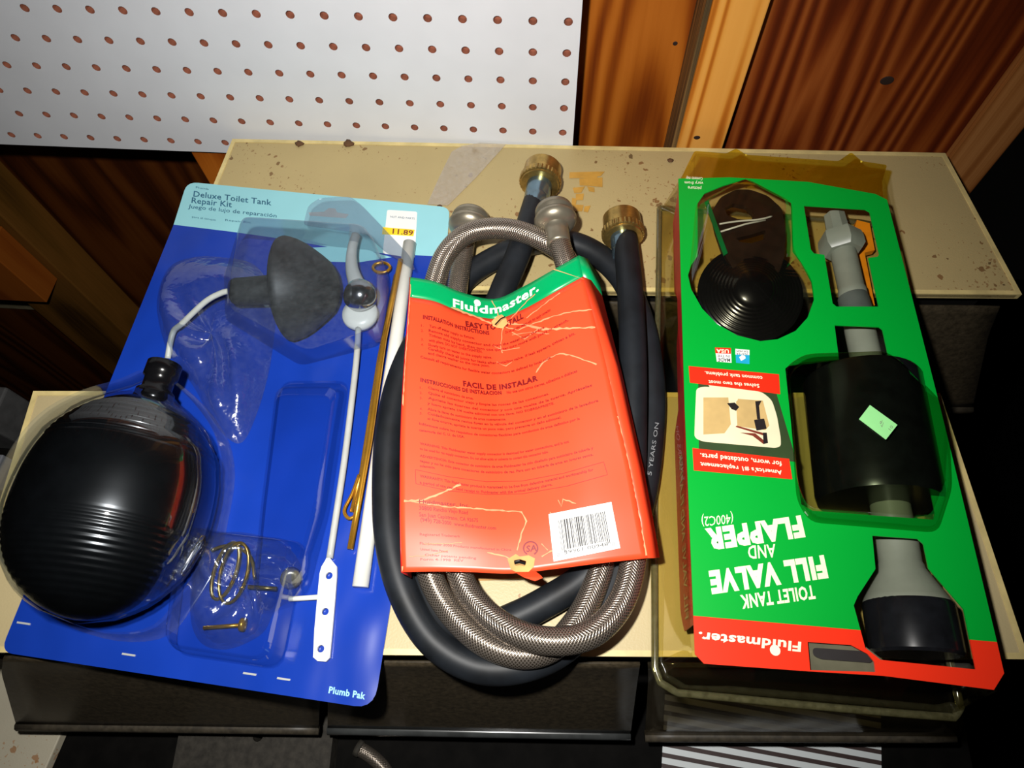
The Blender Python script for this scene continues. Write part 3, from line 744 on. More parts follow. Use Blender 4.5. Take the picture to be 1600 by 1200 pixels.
prism(bm, round_poly(px_poly([(474, 352), (482, 322), (500, 310), (548, 308), (566, 322), (640, 400), (650, 424), (600, 392), (572, 366)], T + .03), .004), T + .03, T + .0306); make('blister_flap', bm, M['blister_soft'], kit)

# ================================================================== HOSES
RH, RS = .0093, .0076
def zed(pts, base): return [W(u, v, T + z) for u, v, z in pts]
bh = thing('rubber_hose', 'black rubber washing machine hose with two brass couplings, coiled under the red sleeve', 'hose', W(800, 750, T))
bpath = [(977, 372, .020), (984, 450, .0285), (989, 560, .0285), (988, 680, .026), (983, 770, .022), (962, 850, .016), (912, 903, .012), (860, 937, .011), (805, 965, .0105), (745, 985, .0105), (690, 960, .0105), (660, 890, .0105), (650, 780, .0105), (655, 650, .0105), (680, 520, .0105), (722, 440, .0105), (795, 393, .0105), (860, 376, .0105), (920, 390, .0105), (972, 435, .0105), (1004, 510, .0098), (1018, 600, .0098), (1016, 680, .0098), (1002, 780, .0098), (970, 880, .0098), (935, 950, .0105), (880, 1012, .0105), (810, 1042, .011), (740, 1040, .012), (675, 1000, .014), (632, 930, .019), (610, 850, .021), (604, 760, .021), (610, 660, .021), (632, 575, .021), (670, 512, .021), (722, 510, .0215), (765, 492, .0225), (791, 440, .027), (813, 388, .0285), (837, 312, .020)]
bpath = [(max(u, 0), v, z) for u, v, z in bpath]
bm = bmesh.new(); pts = crom(zed(bpath, 0), 7); tube(bm, pts, RH, 20); make('hose_body', bm, M['hose_rubber'], bh, True)
def lie(u0, v0, z0, u1, v1, z1): a = W(u0, v0, T + z0); b = W(u1, v1, T + z1); return a, (b - a)
def coupling(parent, a, d, L_ferr, rf, m_f, m_n, Rn, Ln, knurl=True):
    """ferrule on the hose end, then the ring nut; a = start on the hose, d = direction"""
    d = Vector(d).normalized()
    bm = bmesh.new(); lathe(bm, [(rf * .96, -.002), (rf, 0), (rf, L_ferr * .3), (rf * .97, L_ferr * .34), (rf * 1.0, L_ferr * .4), (rf * 1.02, L_ferr)], a, d, 28); make('ferrule', bm, m_f, parent, True, mods=[('EDGE_SPLIT', dict(split_angle=.7))])
    bm = bmesh.new(); s = a + d * L_ferr
    lathe(bm, [(Rn * .55, -.0008), (Rn * .97, -.0006), (Rn * 1.0, .0004), (Rn * .99, Ln * .45), (Rn * .975, Ln * .965), (Rn * .94, Ln), (Rn * .80, Ln), (Rn * .78, Ln * .5), (.0001, Ln * .5)], s, d, 64)
    ax_ = d; ref = Vector((0, 0, 1)); aa = (ref - ax_ * ref.dot(ax_)).normalized(); bb = ax_.cross(aa)
    seg = 128; rings = []
    for r, h in [(Rn * .9, .0004), (Rn * 1.06, .0008), (Rn * 1.09, .0018), (Rn * 1.09, Ln * .30), (Rn * 1.05, Ln * .34), (Rn * .9, Ln * .35)]:
        rings.append([s + ax_ * h + aa * (r * (1 + (.012 if k % 4 < 2 else -.012)) * math.cos(2 * PI * k / seg)) + bb * (r * (1 + (.012 if k % 4 < 2 else -.012)) * math.sin(2 * PI * k / seg)) for k in range(seg)])
    loft(bm, rings, False, False)
    make('coupling_nut', bm, m_n, parent, True, mods=[('EDGE_SPLIT', dict(split_angle=.35))])
a, d = lie(977, 400, .020, 972, 352, .019); coupling(bh, a, d, .0180, .0098, M['zinc'], M['brass_old'], .0148, .0200)
a, d = lie(836, 322, .0205, 851, 252, .0172); coupling(bh, a, d, .0235, .0100, M['zinc'], M['brass_old'], .0154, .0195)
# raised print along the right arc
bm = bmesh.new()
for s, p0, p1 in [('5 YEARS ON', (1012, 742), (1024, 660))]:
    aa, bb = W(*p0, T + .0203), W(*p1, T + .0203); ex = bb - aa; nrm = Vector((-ex.y, ex.x, 0)).normalized() * .0026
    put_text(bm, s, lambda x, y: aa + ex * x + nrm * (y - .9), 0)
make('printed_text', bm, M['hose_print'], bh)

sh = thing('braided_hose', 'braided steel supply hose with two dull nickel couplings, coiled through the red sleeve', 'hose', W(830, 760, T))
spath = [(731, 352, .018), (724, 395, .020), (716, 440, .024), (708, 520, .026), (703, 640, .027), (705, 770, .028), (717, 890, .031), (748, 946, .032), (800, 986, .038), (862, 1002, .041), (920, 992, .041), (962, 955, .037), (985, 900, .033), (990, 830, .030), (966, 730, .028), (932, 590, .028), (912, 490, .031), (890, 412, .036), (852, 378, .042), (795, 358, .043), (738, 362, .042), (700, 392, .039), (680, 440, .037), (664, 520, .036), (655, 640, .033), (655, 770, .030), (667, 880, .027), (697, 946, .024), (750, 1000, .0255), (810, 1023, .026), (862, 1012, .0255), (903, 968, .0225), (930, 915, .020), (944, 860, .017), (950, 760, .020), (940, 640, .026), (918, 520, .034), (895, 450, .046), (884, 412, .048), (874, 378, .047)]
bm = bmesh.new(); pts = crom(zed(spath, 0), 9); tube(bm, pts, RS, 24, True, True); make('hose_body', bm, M['braid'], sh, True)
def smooth_nut(parent, a, d, Lf, rf, Rn, Ln):
    d = Vector(d).normalized()
    bm = bmesh.new(); lathe(bm, [(rf * .95, -.002), (rf, 0), (rf * .98, Lf * .6), (rf * 1.02, Lf), (rf * 1.2, Lf + .001)], a, d, 28); make('ferrule', bm, M['nickel'], parent, True)
    bm = bmesh.new(); s = a + d * Lf
    lathe(bm, [(Rn * .5, -.001), (Rn * .74, 0), (Rn * .96, .0022), (Rn * 1.07, .0045), (Rn * 1.09, .0068), (Rn * 1.03, .0088), (Rn * .90, .0096), (Rn * .90, .0108), (Rn * 1.0, .0122), (Rn * .98, Ln - .002), (Rn * .92, Ln), (Rn * .8, Ln), (Rn * .78, Ln * .6), (.0001, Ln * .6)], s, d, 48); make('coupling_nut', bm, M['nickel'], parent, True)
a, d = lie(873, 380, .047, 865, 326, .046); smooth_nut(sh, a, d, .0150, .0086, .0142, .0175)
a, d = lie(729, 372, .018, 737, 335, .017); smooth_nut(sh, a, d, .0060, .0086, .0150, .0165)

# ================================================================== RED PACKAGING SLEEVE
SG = {
    0.00: [(641, 433), (680, 440), (722, 457), (772, 467), (815, 449), (858, 425), (904, 399)],
    0.075: [(640, 464), (680, 471), (722, 488), (774, 498), (818, 483), (862, 459), (911, 432)],
    0.36: [(631, 589), (684, 602), (735, 614), (786, 617), (840, 604), (893, 583), (945, 562)],
    0.55: [(627, 672), (684, 683), (740, 692), (795, 692), (850, 681), (905, 666), (965, 648)],
    0.72: [(626, 745), (684, 755), (742, 765), (800, 766), (860, 755), (922, 740), (983, 724)],
    0.86: [(626, 826), (684, 829), (742, 833), (802, 834), (864, 824), (930, 812), (998, 800)],
    1.00: [(628, 894), (684, 893), (742, 894), (800, 896), (866, 889), (938, 880), (1012, 872)],
}
SZ = {0.00: (.062, .057, .047, .034, .046, .058, .064), 0.075: (.061, .056, .046, .034, .045, .057, .063), 0.36: (.057, .053, .046, .038, .045, .053, .058), 0.55: (.054, .051, .046, .041, .045, .051, .055), 0.72: (.052, .050, .046, .043, .045, .050, .052), 0.86: (.050, .049, .047, .045, .046, .049, .050), 1.00: (.047, .047, .046, .045, .046, .047, .047)}
TS = sorted(SG)
def _cr(P, x):                          # Catmull-Rom through uniformly spaced samples
    n = len(P) - 1; x = min(max(x, 0), 1) * n; i = min(int(x), n - 1); t = x - i
    a, b, c, d = P[max(i - 1, 0)], P[i], P[i + 1], P[min(i + 2, n)]
    return .5 * ((2 * b) + (c - a) * t + (2 * a - 5 * b + 4 * c - d) * t * t + (3 * b - a - 3 * c + d) * t ** 3)
def sl(s, t):
    """pixel and height of the sleeve face at (s across, t down)"""
    t = min(max(t, 0), 1.0)
    rows = [Vector((_cr([p[0] for p in SG[k]], s), _cr([p[1] for p in SG[k]], s), _cr(list(SZ[k]), s))) for k in TS]
    i = 0
    while i < len(TS) - 2 and t > TS[i + 1]: i += 1
    def slope(j):
        if j == 0: return (rows[1] - rows[0]) / (TS[1] - TS[0])
        if j == len(TS) - 1: return (rows[-1] - rows[-2]) / (TS[-1] - TS[-2])
        return (rows[j + 1] - rows[j - 1]) / (TS[j + 1] - TS[j - 1])
    h = TS[i + 1] - TS[i]; x = (t - TS[i]) / h
    m0, m1 = slope(i) * h, slope(i + 1) * h
    return rows[i] * (2 * x ** 3 - 3 * x * x + 1) + m0 * (x ** 3 - 2 * x * x + x) + rows[i + 1] * (-2 * x ** 3 + 3 * x * x) + m1 * (x ** 3 - x * x)
def SP(s, t, e=0.0):
    q = sl(s, t); return W(q.x, q.y, T + q.z) + Vector((0, 0, e))
def inv(u, v):
    s, t = (u - 630) / 330, (v - 433) / 455
    for _ in range(12):
        q = sl(s, t); eps = 1e-3
        a = (sl(min(s + eps, 1), t) - sl(min(s + eps, 1) - eps, t)) / eps; b = (sl(s, min(t + eps, 1)) - sl(s, min(t + eps, 1) - eps)) / eps
        du, dv = u - q.x, v - q.y; det = a.x * b.y - a.y * b.x
        if abs(det) < 1e-6: break
        s += (du * b.y - dv * b.x) / det; t += (a.x * dv - a.y * du) / det
        s = min(max(s, 0), 1); t = min(max(t, 0), 1)
    return s, t
sv = thing('packaging_sleeve', 'creased red and green folded card sleeve around the coiled hoses', 'package', W(810, 660, T))
NS, NTT = 30, 44
BT = .075
def face(t0, t1, nt_):
    bm = bmesh.new(); sheet(bm, [[SP(i / NS, t0 + (t1 - t0) * j / nt_) for i in range(NS + 1)] for j in range(nt_ + 1)]); return bm
sol = [('SOLIDIFY', dict(thickness=.0006, offset=-1))]
make('front_panel', face(BT, 1, NTT), M['red'], sv, True, mods=sol)
gb = make('header_band', face(0, BT, 5), M['green_label'], sv, True, label='green band with white lettering', mods=sol)
# right side, folded down behind the crease
side = []
for (t, u1, v1, u2, v2) in [(0.0, 918, 404, 936, 432), (.075, 924, 438, 941, 462), (.36, 959, 564, 972, 584), (.55, 977, 648, 990, 662), (.72, 995, 726, 1007, 738), (.86, 1009, 800, 1020, 808), (1.0, 1022, 872, 1031, 871)]:
    zz = sl(1, t).z; side.append((t, u1, v1, u2, v2, zz - .003, zz - .010))
def side_sheet(a, b):
    bm = bmesh.new(); g = []
    for (t, u1, v1, u2, v2, z1, z2) in side[a:b]:
        g.append([SP(1, t), W(u1, v1, T + z1), W(u2, v2, T + z2)])
    sheet(bm, g); return bm
make('side_panel', side_sheet(1, 7), M['red'], sv, True, mods=sol)
make('side_band', side_sheet(0, 2), M['green_label'], sv, True, mods=sol)
bm = bmesh.new(); sheet(bm, [[SP(0, t), SP(0, t) + Vector((.003, 0, -.016))] for t in [k / 12 for k in range(13)]]); make('left_fold', bm, M['red_side'], sv, True, mods=sol)
bm = bmesh.new(); sheet(bm, [[Vector((SP(0.02, t).x, SP(0.02, t).y, T + .0006)), Vector((SP(.98, t).x, SP(.98, t).y, T + .0006))] for t in (.35, .99)]); make('back_panel', bm, M['paper_torn'], sv, mods=sol)
# lettering that follows the bent card
def sl_text(bm, s, p0, p1, hpx, bold=0.0, e=.0005):
    s0, t0 = inv(*p0); s1, t1 = inv(*p1); ht = hpx / 470
    put_text(bm, s, lambda x, y: SP(s0 + (s1 - s0) * x, t0 + (t1 - t0) * x - ht * y, e), bold)
bm = bmesh.new()
def fl_text(x, y):
    q0 = (708, 480); s0, t0 = inv(708, 480); s1, t1 = inv(842, 455)
    return SP(s0 + (s1 - s0) * x, t0 + (t1 - t0) * x - 15 / 470 * y, .0006)
put_text(bm, 'Fluidmaster.', fl_text, .03); make('printed_logo', bm, M['ink_label_white'], gb, label='white brand lettering on the green band')
bm = bmesh.new(); s0, t0 = inv(746, 474)
for k in range(1):
    ring = [SP(s0 + .017 * math.cos(a), t0 + .0125 * math.sin(a), .0007) for a in [2 * PI * i / 16 for i in range(16)]]
    bm.faces.new([bm.verts.new(p) for p in ring])
make('printed_drop', bm, M['ink_label_white'], gb)
fp = D.objects['front_panel']
bm = bmesh.new()
sl_text(bm, 'EASY TO INSTALL', (728, 511), (818, 498), 10, .05)
sl_text(bm, 'INSTALLATION INSTRUCTIONS', (661, 499), (765, 524), 7, .05)
make('printed_text', bm, M['red_dark'], fp, label='dark red heading EASY TO INSTALL')
bm = bmesh.new()
sl_text(bm, 'FACIL DE INSTALAR', (724, 604), (841, 595), 10, .05)
sl_text(bm, 'INSTRUCCIONES DE INSTALACION', (657, 597), (784, 617), 7, .05)
make('printed_text', bm, M['red_dark'], fp, label='dark red heading FACIL DE INSTALAR')
bm = bmesh.new()
LINES = [('Do not use other sealants with this supply connector.', (790, 522), (861, 486), 5),
 ('Turn off water supply to fixture.', (671, 512), (742, 531), 4.5), ('Remove old supply connector and drain the water from the line.', (670, 519), (852, 513), 4.5),
 ('Tighten nuts by hand, then turn one quarter turn more with pliers or wrench.', (670, 526), (889, 502), 4.5), ('with pliers. DO NOT OVERTIGHTEN.', (670, 534), (754, 552), 4.5),
 ('Slowly turn on water to the supply valve.', (669, 541), (769, 561), 4.5), ('Carefully check all joints for leaks after installing valve. If leak appears, tighten a bit.', (669, 547), (899, 523), 4.5),
 ('and change washer on the cone joint.', (669, 554), (765, 574), 4.5), ('Consult all requirements for flexible water connectors as defined by local code.', (657, 560), (862, 560), 4.5),
 ('No use con otros cierres, adhesivos o dobleces', (792, 616), (902, 582), 5), ('Cierre el suministro de agua.', (669, 608), (740, 625), 4.5),
 ('Quite el conector viejo y limpie las roscas de las conexiones.', (669, 616), (858, 617), 4.5), ('Apriete las tuercas del conector y con una vuelta de la tuerca. Apriételas', (669, 624), (925, 604), 4.5),
 ('y luego apriete 1/4 vuelta adicional con una llave. NO SOBREAPRIETE.', (668, 632), (866, 632), 4.5), ('Abra la llave de suministro de agua nuevamente.', (668, 641), (791, 657), 4.5),
 ('Cuidadosamente revise fugas en la válvula del conector y en el suministro de la lavadora', (668, 648), (935, 628), 4.5), ('si fuga ocurre, apriete la tuerca un poco más, pero prevenga un daño adicional.', (668, 656), (877, 654), 4.5),
 ('Infórmese sobre los requisitos de conectores flexibles para conductos de agua definidos por la', (655, 664), (906, 656), 4.5), ('categoría del C. U. de USA.', (655, 674), (726, 685), 4.5),
 ('WARNING: This Fluidmaster water supply connector is designed for water connections, and is not', (656, 695), (889, 692), 4.5), ('to be used for gas supply connectors. Do not allow acids or solvents to contact this connector tube.', (656, 703), (857, 708), 4.5),
 ('ADVERTENCIA: Este conector de suministro de agua Fluidmaster ha sido diseñado para suministro de tubería y', (656, 714), (927, 702), 4.5), ('tapas y no ha sido para conectores de suministro de gas. Para uso en tubería de agua en lugares secos.', (656, 722), (927, 712), 4.5), ('solamente.', (656, 730), (680, 733), 4.5),
 ('WARRANTY: This Fluidmaster product is guaranteed to be free from defective material and workmanship for', (656, 746), (927, 736), 4.5), ('a period of one year. Send receipt to Fluidmaster with the original delivery charge.', (656, 756), (863, 759), 4.5)]
for s, a, b, h in LINES: sl_text(bm, s, a, b, h, .03)
for v in (511, 519, 533, 541, 608, 616, 624, 641, 648):
    sl_text(bm, {511: '1.', 519: '2.', 533: '3.', 541: '4.', 608: '1.', 616: '2.', 624: '3.', 641: '4.', 648: '5.'}[v], (658 if v < 590 else 656, v), (662 if v < 590 else 660, v), 4)
make('printed_text', bm, M['red_dark_faint'], fp)
bm = bmesh.new()
for s, a, b in [('Fluidmaster, Inc.', (655, 787), (734, 793)), ('30800 Rancho Viejo Road', (655, 797), (731, 804)), ('San Juan Capistrano, CA 92675', (655, 807), (747, 816)), ('(949) 728-2000  www.fluidmaster.com', (657, 815), (775, 828))]: sl_text(bm, s, a, b, 5.5, .012)
make('printed_address', bm, M['red_dark'], fp)
bm = bmesh.new()
for s, a, b in [('Registered Trademark', (656, 837), (719, 840)), ('Fluidmaster 2000 Products manufactured in China', (656, 851), (799, 861)), ('United States Patents', (657, 860), (700, 864)), ('Other patents pending', (664, 869), (744, 874)), ('Form 4-1998  REV', (657, 876), (724, 878))]: sl_text(bm, s, a, b, 4)
make('printed_small_text', bm, M['red_dark_faint'], fp)
# ribbons drawn on the sleeve: creases and the warranty frame
def ribbon(bm, pts, wpx, e=.00045, jit=0):
    dense = []
    for (u0, v0), (u1, v1) in zip(pts, pts[1:]):
        n = max(2, int(math.hypot(u1 - u0, v1 - v0) / 5))
        for k in range(n): dense.append((u0 + (u1 - u0) * k / n + random.uniform(-jit, jit), v0 + (v1 - v0) * k / n + random.uniform(-jit, jit)))
    dense.append(pts[-1]); prev = None
    for i, (u, v) in enumerate(dense):
        a = dense[max(i - 1, 0)]; b = dense[min(i + 1, len(dense) - 1)]; dx, dy = b[0] - a[0], b[1] - a[1]; L = math.hypot(dx, dy) or 1
        ww = wpx * (random.uniform(.4, 1.3) if jit else 1) / 2
        cur = [bm.verts.new(SP(*inv(u - dy / L * ww, v + dx / L * ww), e)), bm.verts.new(SP(*inv(u + dy / L * ww, v - dx / L * ww), e))]
        if prev: bm.faces.new((prev[0], prev[1], cur[1], cur[0]))
        prev = cur
bm = bmesh.new(); fr = [(649, 734), (700, 745), (760, 753), (815, 752), (880, 740), (943, 722), (949, 742), (885, 760), (815, 772), (760, 773), (700, 767), (650, 756), (649, 734)]
ribbon(bm, fr, .8); make('printed_frame', bm, M['red_dark_faint'], fp)
bm = bmesh.new()
for pts, ww in [([(780, 505), (800, 507), (820, 508), (848, 515), (880, 514), (930, 512)], 2.4), ([(790, 512), (810, 516), (860, 496), (890, 488), (925, 484)], 1.4), ([(705, 481), (740, 494), (768, 506)], 2), ([(838, 583), (846, 570), (858, 560), (875, 553), (895, 556), (918, 565), (932, 570)], 1.6), ([(632, 783), (660, 782), (690, 771), (720, 757)], 2.6), ([(640, 784), (700, 792), (770, 797), (815, 800), (822, 815), (815, 835), (808, 860)], 1.8), ([(762, 863), (790, 870), (800, 876)], 1.6), ([(846, 870), (860, 862), (880, 858)], 1.6), ([(872, 781), (877, 792), (880, 780), (900, 787)], 1.4), ([(846, 850), (856, 860)], 1), ([(786, 512), (782, 540), (785, 552)], 1.2), ([(800, 520), (820, 530), (845, 512)], 1), ([(822, 498), (850, 476), (875, 458)], 1), ([(662, 850), (700, 850), (722, 848)], 1), ([(768, 470), (776, 484), (780, 500)], 1), ([(790, 508), (806, 490), (824, 470), (836, 460)], .9), ([(800, 524), (828, 520), (858, 522)], .8), ([(770, 540), (786, 548), (812, 544)], .8), ([(776, 566), (790, 572), (800, 566)], .8), ([(640, 870), (668, 868), (700, 860)], .9), ([(860, 800), (866, 812), (872, 806)], .8)]: ribbon(bm, pts, ww * 1.3, jit=.7)
for pts, ww in [([(904, 400), (914, 436), (934, 510)], 2), ([(934, 512), (946, 560), (966, 648)], 1.6), ([(966, 650), (984, 726), (999, 800), (1010, 868)], 2.6), ([(642, 445), (634, 560), (629, 640)], 1.2), ([(628, 660), (627, 740), (627, 800), (629, 890)], 2)]: ribbon(bm, pts, ww, .0004, jit=.5)
make('crease_marks', bm, M['crease'], fp)
# staple hole at the pinch and the torn tab at the bottom
def patch(name, pts, m, e, parent=fp):
    bm = bmesh.new(); bm.faces.new([bm.verts.new(SP(*inv(u, v), e)) for u, v in pts]); bmesh.ops.triangulate(bm, faces=bm.faces); return make(name, bm, m, parent)
patch('torn_patch', [(768, 503), (776, 495), (784, 492), (791, 498), (793, 506), (786, 514), (777, 513), (770, 510)], M['paper_torn'], .0007)
bm = bmesh.new(); tube(bm, [SP(*inv(774, 510), .0014), SP(*inv(783, 501), .0018), SP(*inv(790, 497), .0012)], .0010, 6); make('staple', bm, M['chrome'], fp)
patch('torn_patch', [(793, 874), (806, 866), (812, 870), (826, 868), (836, 873), (834, 886), (826, 894), (806, 894), (798, 890)], M['paper_torn'], .0007)
bm = bmesh.new(); tube(bm, [SP(*inv(805, 880), .0012), SP(*inv(812, 879), .0022), SP(*inv(820, 881), .0012)], .0016, 8); make('staple', bm, M['chrome'], fp)
bm = bmesh.new(); sheet(bm, [[W(806, 895, T + .0455), W(834, 891, T + .0455)], [W(818, 902, T + .042), W(846, 900, T + .041)], [W(836, 908, T + .040), W(848, 903, T + .040)]]); make('torn_tab', bm, M['red'], sv, mods=sol)
# CSA mark
bm = bmesh.new(); s0, t0 = inv(829, 857)
ribbon(bm, [(829 + 11 * math.cos(a), 857 + 10.5 * math.sin(a)) for a in [math.radians(x) for x in range(120, 425, 15)]], 2.4)
sl_text(bm, 'SA', (822, 863), (839, 861), 11, .03)
make('printed_mark', bm, M['red_dark'], fp)
# barcode label
bq = [(857, 804), (955, 785), (969, 857), (865, 878)]
def bar(x, y, e=.001):
    u = (bq[0][0] * (1 - x) + bq[1][0] * x) * (1 - y) + (bq[3][0] * (1 - x) + bq[2][0] * x) * y
    v = (bq[0][1] * (1 - x) + bq[1][1] * x) * (1 - y) + (bq[3][1] * (1 - x) + bq[2][1] * x) * y
    return SP(*inv(u, v), e)
bm = bmesh.new(); sheet(bm, [[bar(i / 8, j / 8, .0009) for i in range(9)] for j in range(9)]); bl = make('barcode_label', bm, M['card_white'], fp, True, label='white barcode label')
bm = bmesh.new(); x = .135; rb = random.Random(4)
while x < .86:
    ww = rb.choice((.007, .007, .012, .012, .018))
    if abs(x - .24) < .02 or abs(x - .42) < .02: ww = .022
    y1 = .86 if (x < .2 or x > .8) else .80
    vs = [[bar(x, .17 + (y1 - .17) * k / 6, .0013), bar(x + ww, .17 + (y1 - .17) * k / 6, .0013)] for k in range(7)]
    sheet(bm, vs); x += ww + rb.choice((.007, .010, .014))
put_text(bm, '39961 00948', lambda x, y: bar(.17 + .66 * x, .90 - .08 * y, .0013))
put_text(bm, '0', lambda x, y: bar(.06 + .04 * x, .92 - .07 * y, .0013)); put_text(bm, '0', lambda x, y: bar(.89 + .04 * x, .92 - .07 * y, .0013))
make('printed_barcode', bm, M['ink_black'], bl)

# ================================================================== GREEN VALVE PACK
pk_loc = W(1280, 680, T)
pk = thing('valve_pack', 'green and red upside-down valve pack in yellowed clear plastic, on the right', 'package', pk_loc)
outl = [(1060, 279), (1140, 277), (1262, 284), (1368, 303), (1386, 312), (1425, 464), (1470, 640), (1509, 800), (1558, 1004), (1569, 1052), (1553, 1078), (1380, 1056), (1264, 1049), (1100, 1037), (1086, 1022), (1080, 880), (1070, 640), (1064, 440)]
card_pts = [(p.x, p.y) for p in px_poly(outl, F)]
W1 = [(1090, 318), (1101, 302), (1130, 290), (1166, 279), (1186, 290), (1236, 316), (1239, 392), (1252, 410), (1268, 440), (1272, 468), (1262, 496), (1243, 517), (1215, 530), (1188, 533), (1152, 524), (1120, 506), (1097, 482), (1080, 452), (1075, 430), (1080, 414), (1090, 400)]
W2 = [(1256, 321), (1352, 327), (1359, 331), (1374, 397), (1371, 401), (1357, 403), (1373, 479), (1307, 479), (1301, 474), (1288, 398), (1272, 396), (1267, 390)]
W3 = [(1304, 508), (1374, 511), (1379, 515), (1388, 556), (1412, 600), (1440, 700), (1461, 800), (1459, 812), (1270, 798), (1252, 788), (1240, 700), (1227, 576), (1233, 571), (1311, 562)]
W4 = [(1363, 837), (1434, 842), (1443, 850), (1451, 888), (1506, 952), (1525, 1046), (1376, 1031), (1352, 1012), (1334, 946), (1340, 932), (1368, 889)]
W5 = [(1261, 1001), (1336, 1008), (1376, 1031), (1378, 1053), (1265, 1047)]
W5 = [(1261, 1001), (1345, 1009), (1374, 1033), (1377, 1052), (1265, 1047)]
holes = [[(p.x, p.y) for p in px_poly(w_, F)] for w_ in (W1, W2, W3, W4)]
h5 = [(p.x, p.y) for p in px_poly([(1262, 1003), (1330, 1008), (1356, 1022), (1366, 1034), (1368, 1050), (1266, 1047)], F)]
ea, eb = W(1083, 962, F), W(1556, 1003, F)
slope = (eb.y - ea.y) / (eb.x - ea.x); y0 = (ea.y - pk_loc.y) - slope * (ea.x - pk_loc.x)
M['green_pack'] = card_split('green_and_red_card', (0, 160, 50), (238, 50, 24), y0, slope)
bm = holed_plate(card_pts, holes + [h5], F - .0009, F)
gc = make('front_card', bm, M['green_pack'], pk)
E1 = F + .00012
bm = bmesh.new()
flat_text(bm, 'Fluidmaster.', (1252, 1003), (1092, 987), (1251, 1019), E1, .03)
flat_text(bm, 'TOILET TANK', (1273, 917), (1199, 931), (1275, 935), E1, .0) if False else None
flat_text(bm, 'TOILET TANK', (1271, 914), (1156, 930), (1275, 936), E1, .03)
flat_text(bm, 'FILL VALVE', (1287, 867), (1107, 892), (1295, 904), E1, .06)
flat_text(bm, 'AND', (1211, 850), (1168, 853), (1213, 871), E1, .015)
flat_text(bm, 'FLAPPER', (1251, 805), (1101, 826), (1259, 840), E1, .06)
flat_text(bm, '(400C2)', (1145, 803), (1096, 808), (1146, 818), E1, 0)
bmesh.ops.create_circle(bm, cap_ends=True, segments=18, radius=.0027, matrix=Matrix.Translation(W(1211, 1016, F) + Vector((0, 0, .00013))))
make('printed_lettering', bm, M['ink_white'], gc, label='upside-down white lettering Toilet Tank Fill Valve and Flapper')
bm = bmesh.new()
for k, (s, a, b) in enumerate([('Contents may', (1098, 277), (1072, 276)), ('vary from', (1099, 284), (1070, 283)), ('picture', (1096, 292), (1075, 291))]): flat_text(bm, s, a, b, (a[0] - .5, a[1] + 5), E1, .01)
make('printed_note', bm, M['ink_white'], gc)
# printed picture of the tank with two red captions
decal('printed_picture', [(1091, 599), (1212, 611), (1245, 722), (1082 + 10, 705)], F, M['photo_dark'], gc, .0001)
pic = D.objects['printed_picture']
e = F + .0001
ZL = [0]
def pp(pts, m, r=0, name='printed_shape'):
    ZL[0] += 1; return decal(name, pts, e + .00002 * ZL[0], M[m], pic, .00002, r)
pp([(1088, 607), (1100, 604), (1190, 612), (1206, 625), (1214, 650), (1220, 685), (1220, 697), (1212, 700), (1098, 690), (1085, 684), (1086, 650)], 'photo_white', .003)
pp([(1107, 602), (1182, 610), (1176, 616), (1112, 609)], 'photo_white')
pp([(1099, 621), (1138, 621), (1142, 663), (1132, 677), (1099, 679)], 'photo_tan')
pp([(1150, 623), (1192, 626), (1202, 665), (1196, 672), (1152, 666)], 'photo_tan')
pp([(1138, 618), (1146, 616), (1154, 620), (1152, 627), (1140, 628)], 'photo_white', .001)
pp([(1136, 630), (1148, 629), (1155, 636), (1150, 642), (1143, 639)], 'photo_black')
pp([(1180, 627), (1190, 626), (1186, 634), (1188, 655), (1183, 655)], 'photo_black')
pp([(1178, 656), (1194, 654), (1198, 670), (1182, 673)], 'photo_black', .0005)
pp([(1149, 667), (1151, 665), (1198, 678), (1198, 682)], 'photo_red')
pp([(1156, 676), (1180, 677), (1196, 690), (1193, 694), (1176, 681)], 'photo_red')
pp([(1192, 676), (1198, 676), (1200, 692), (1193, 694)], 'photo_black')
cap1 = decal('printed_caption', [(1076, 572), (1217, 585), (1219, 616), (1078, 598)], F + .0001, M['red_pack'], gc, .0001, label='red caption Solves the two most common tank problems')
cap2 = decal('printed_caption', [(1082, 700), (1233, 717), (1238, 749), (1084, 735)], F + .0001, M['red_pack'], gc, .0001, label="red caption America's #1 replacement for worn, outdated parts")
bm = bmesh.new(); e2 = F + .0007
flat_text(bm, 'Solves the two most', (1186, 600), (1107, 594), (1187, 606), F + .0003, .02)
flat_text(bm, 'common tank problems.', (1191, 588), (1101, 580), (1192, 594), F + .0003, .02)
make('printed_text', bm, M['ink_white'], cap1)
bm = bmesh.new()
flat_text(bm, "America's #1 replacement", (1221, 735), (1094, 722), (1223, 742), F + .0003, .022)
flat_text(bm, 'for worn, outdated parts.', (1221, 721), (1094, 708), (1222, 729), F + .0003, .022)
make('printed_text', bm, M['ink_white'], cap2)
bd = decal('printed_badge', [(1117, 543), (1142, 544), (1143, 567), (1120, 565)], F, M['card_white'], gc, .0001, label='small MADE IN THE USA badge')
decal('badge_stripe', [(1117, 543), (1142, 544), (1142, 553), (1118, 552)], F + .0001, M['red_pack'], bd, .0001)
bm = bmesh.new(); flat_text(bm, 'USA', (1139, 546), (1119, 545), (1139, 552), F + .00026, .03); make('printed_text', bm, M['ink_white'], bd)
bm = bmesh.new(); flat_text(bm, 'IN THE', (1140, 555), (1121, 554), (1140, 559), F + .00026, .01); flat_text(bm, 'MADE', (1141, 560), (1122, 559), (1141, 566), F + .00026, .02); make('printed_text', bm, M['valve_dark'], bd)
bd = decal('printed_badge', [(1149, 545), (1171, 547), (1171, 569), (1150, 567)], F, M['badge_blue'], gc, .0001, label='small blue WATER SAVER badge')
decal('badge_stripe', [(1149, 545), (1171, 547), (1171, 555), (1149, 554)], F + .0001, M['card_white'], bd, .0001)
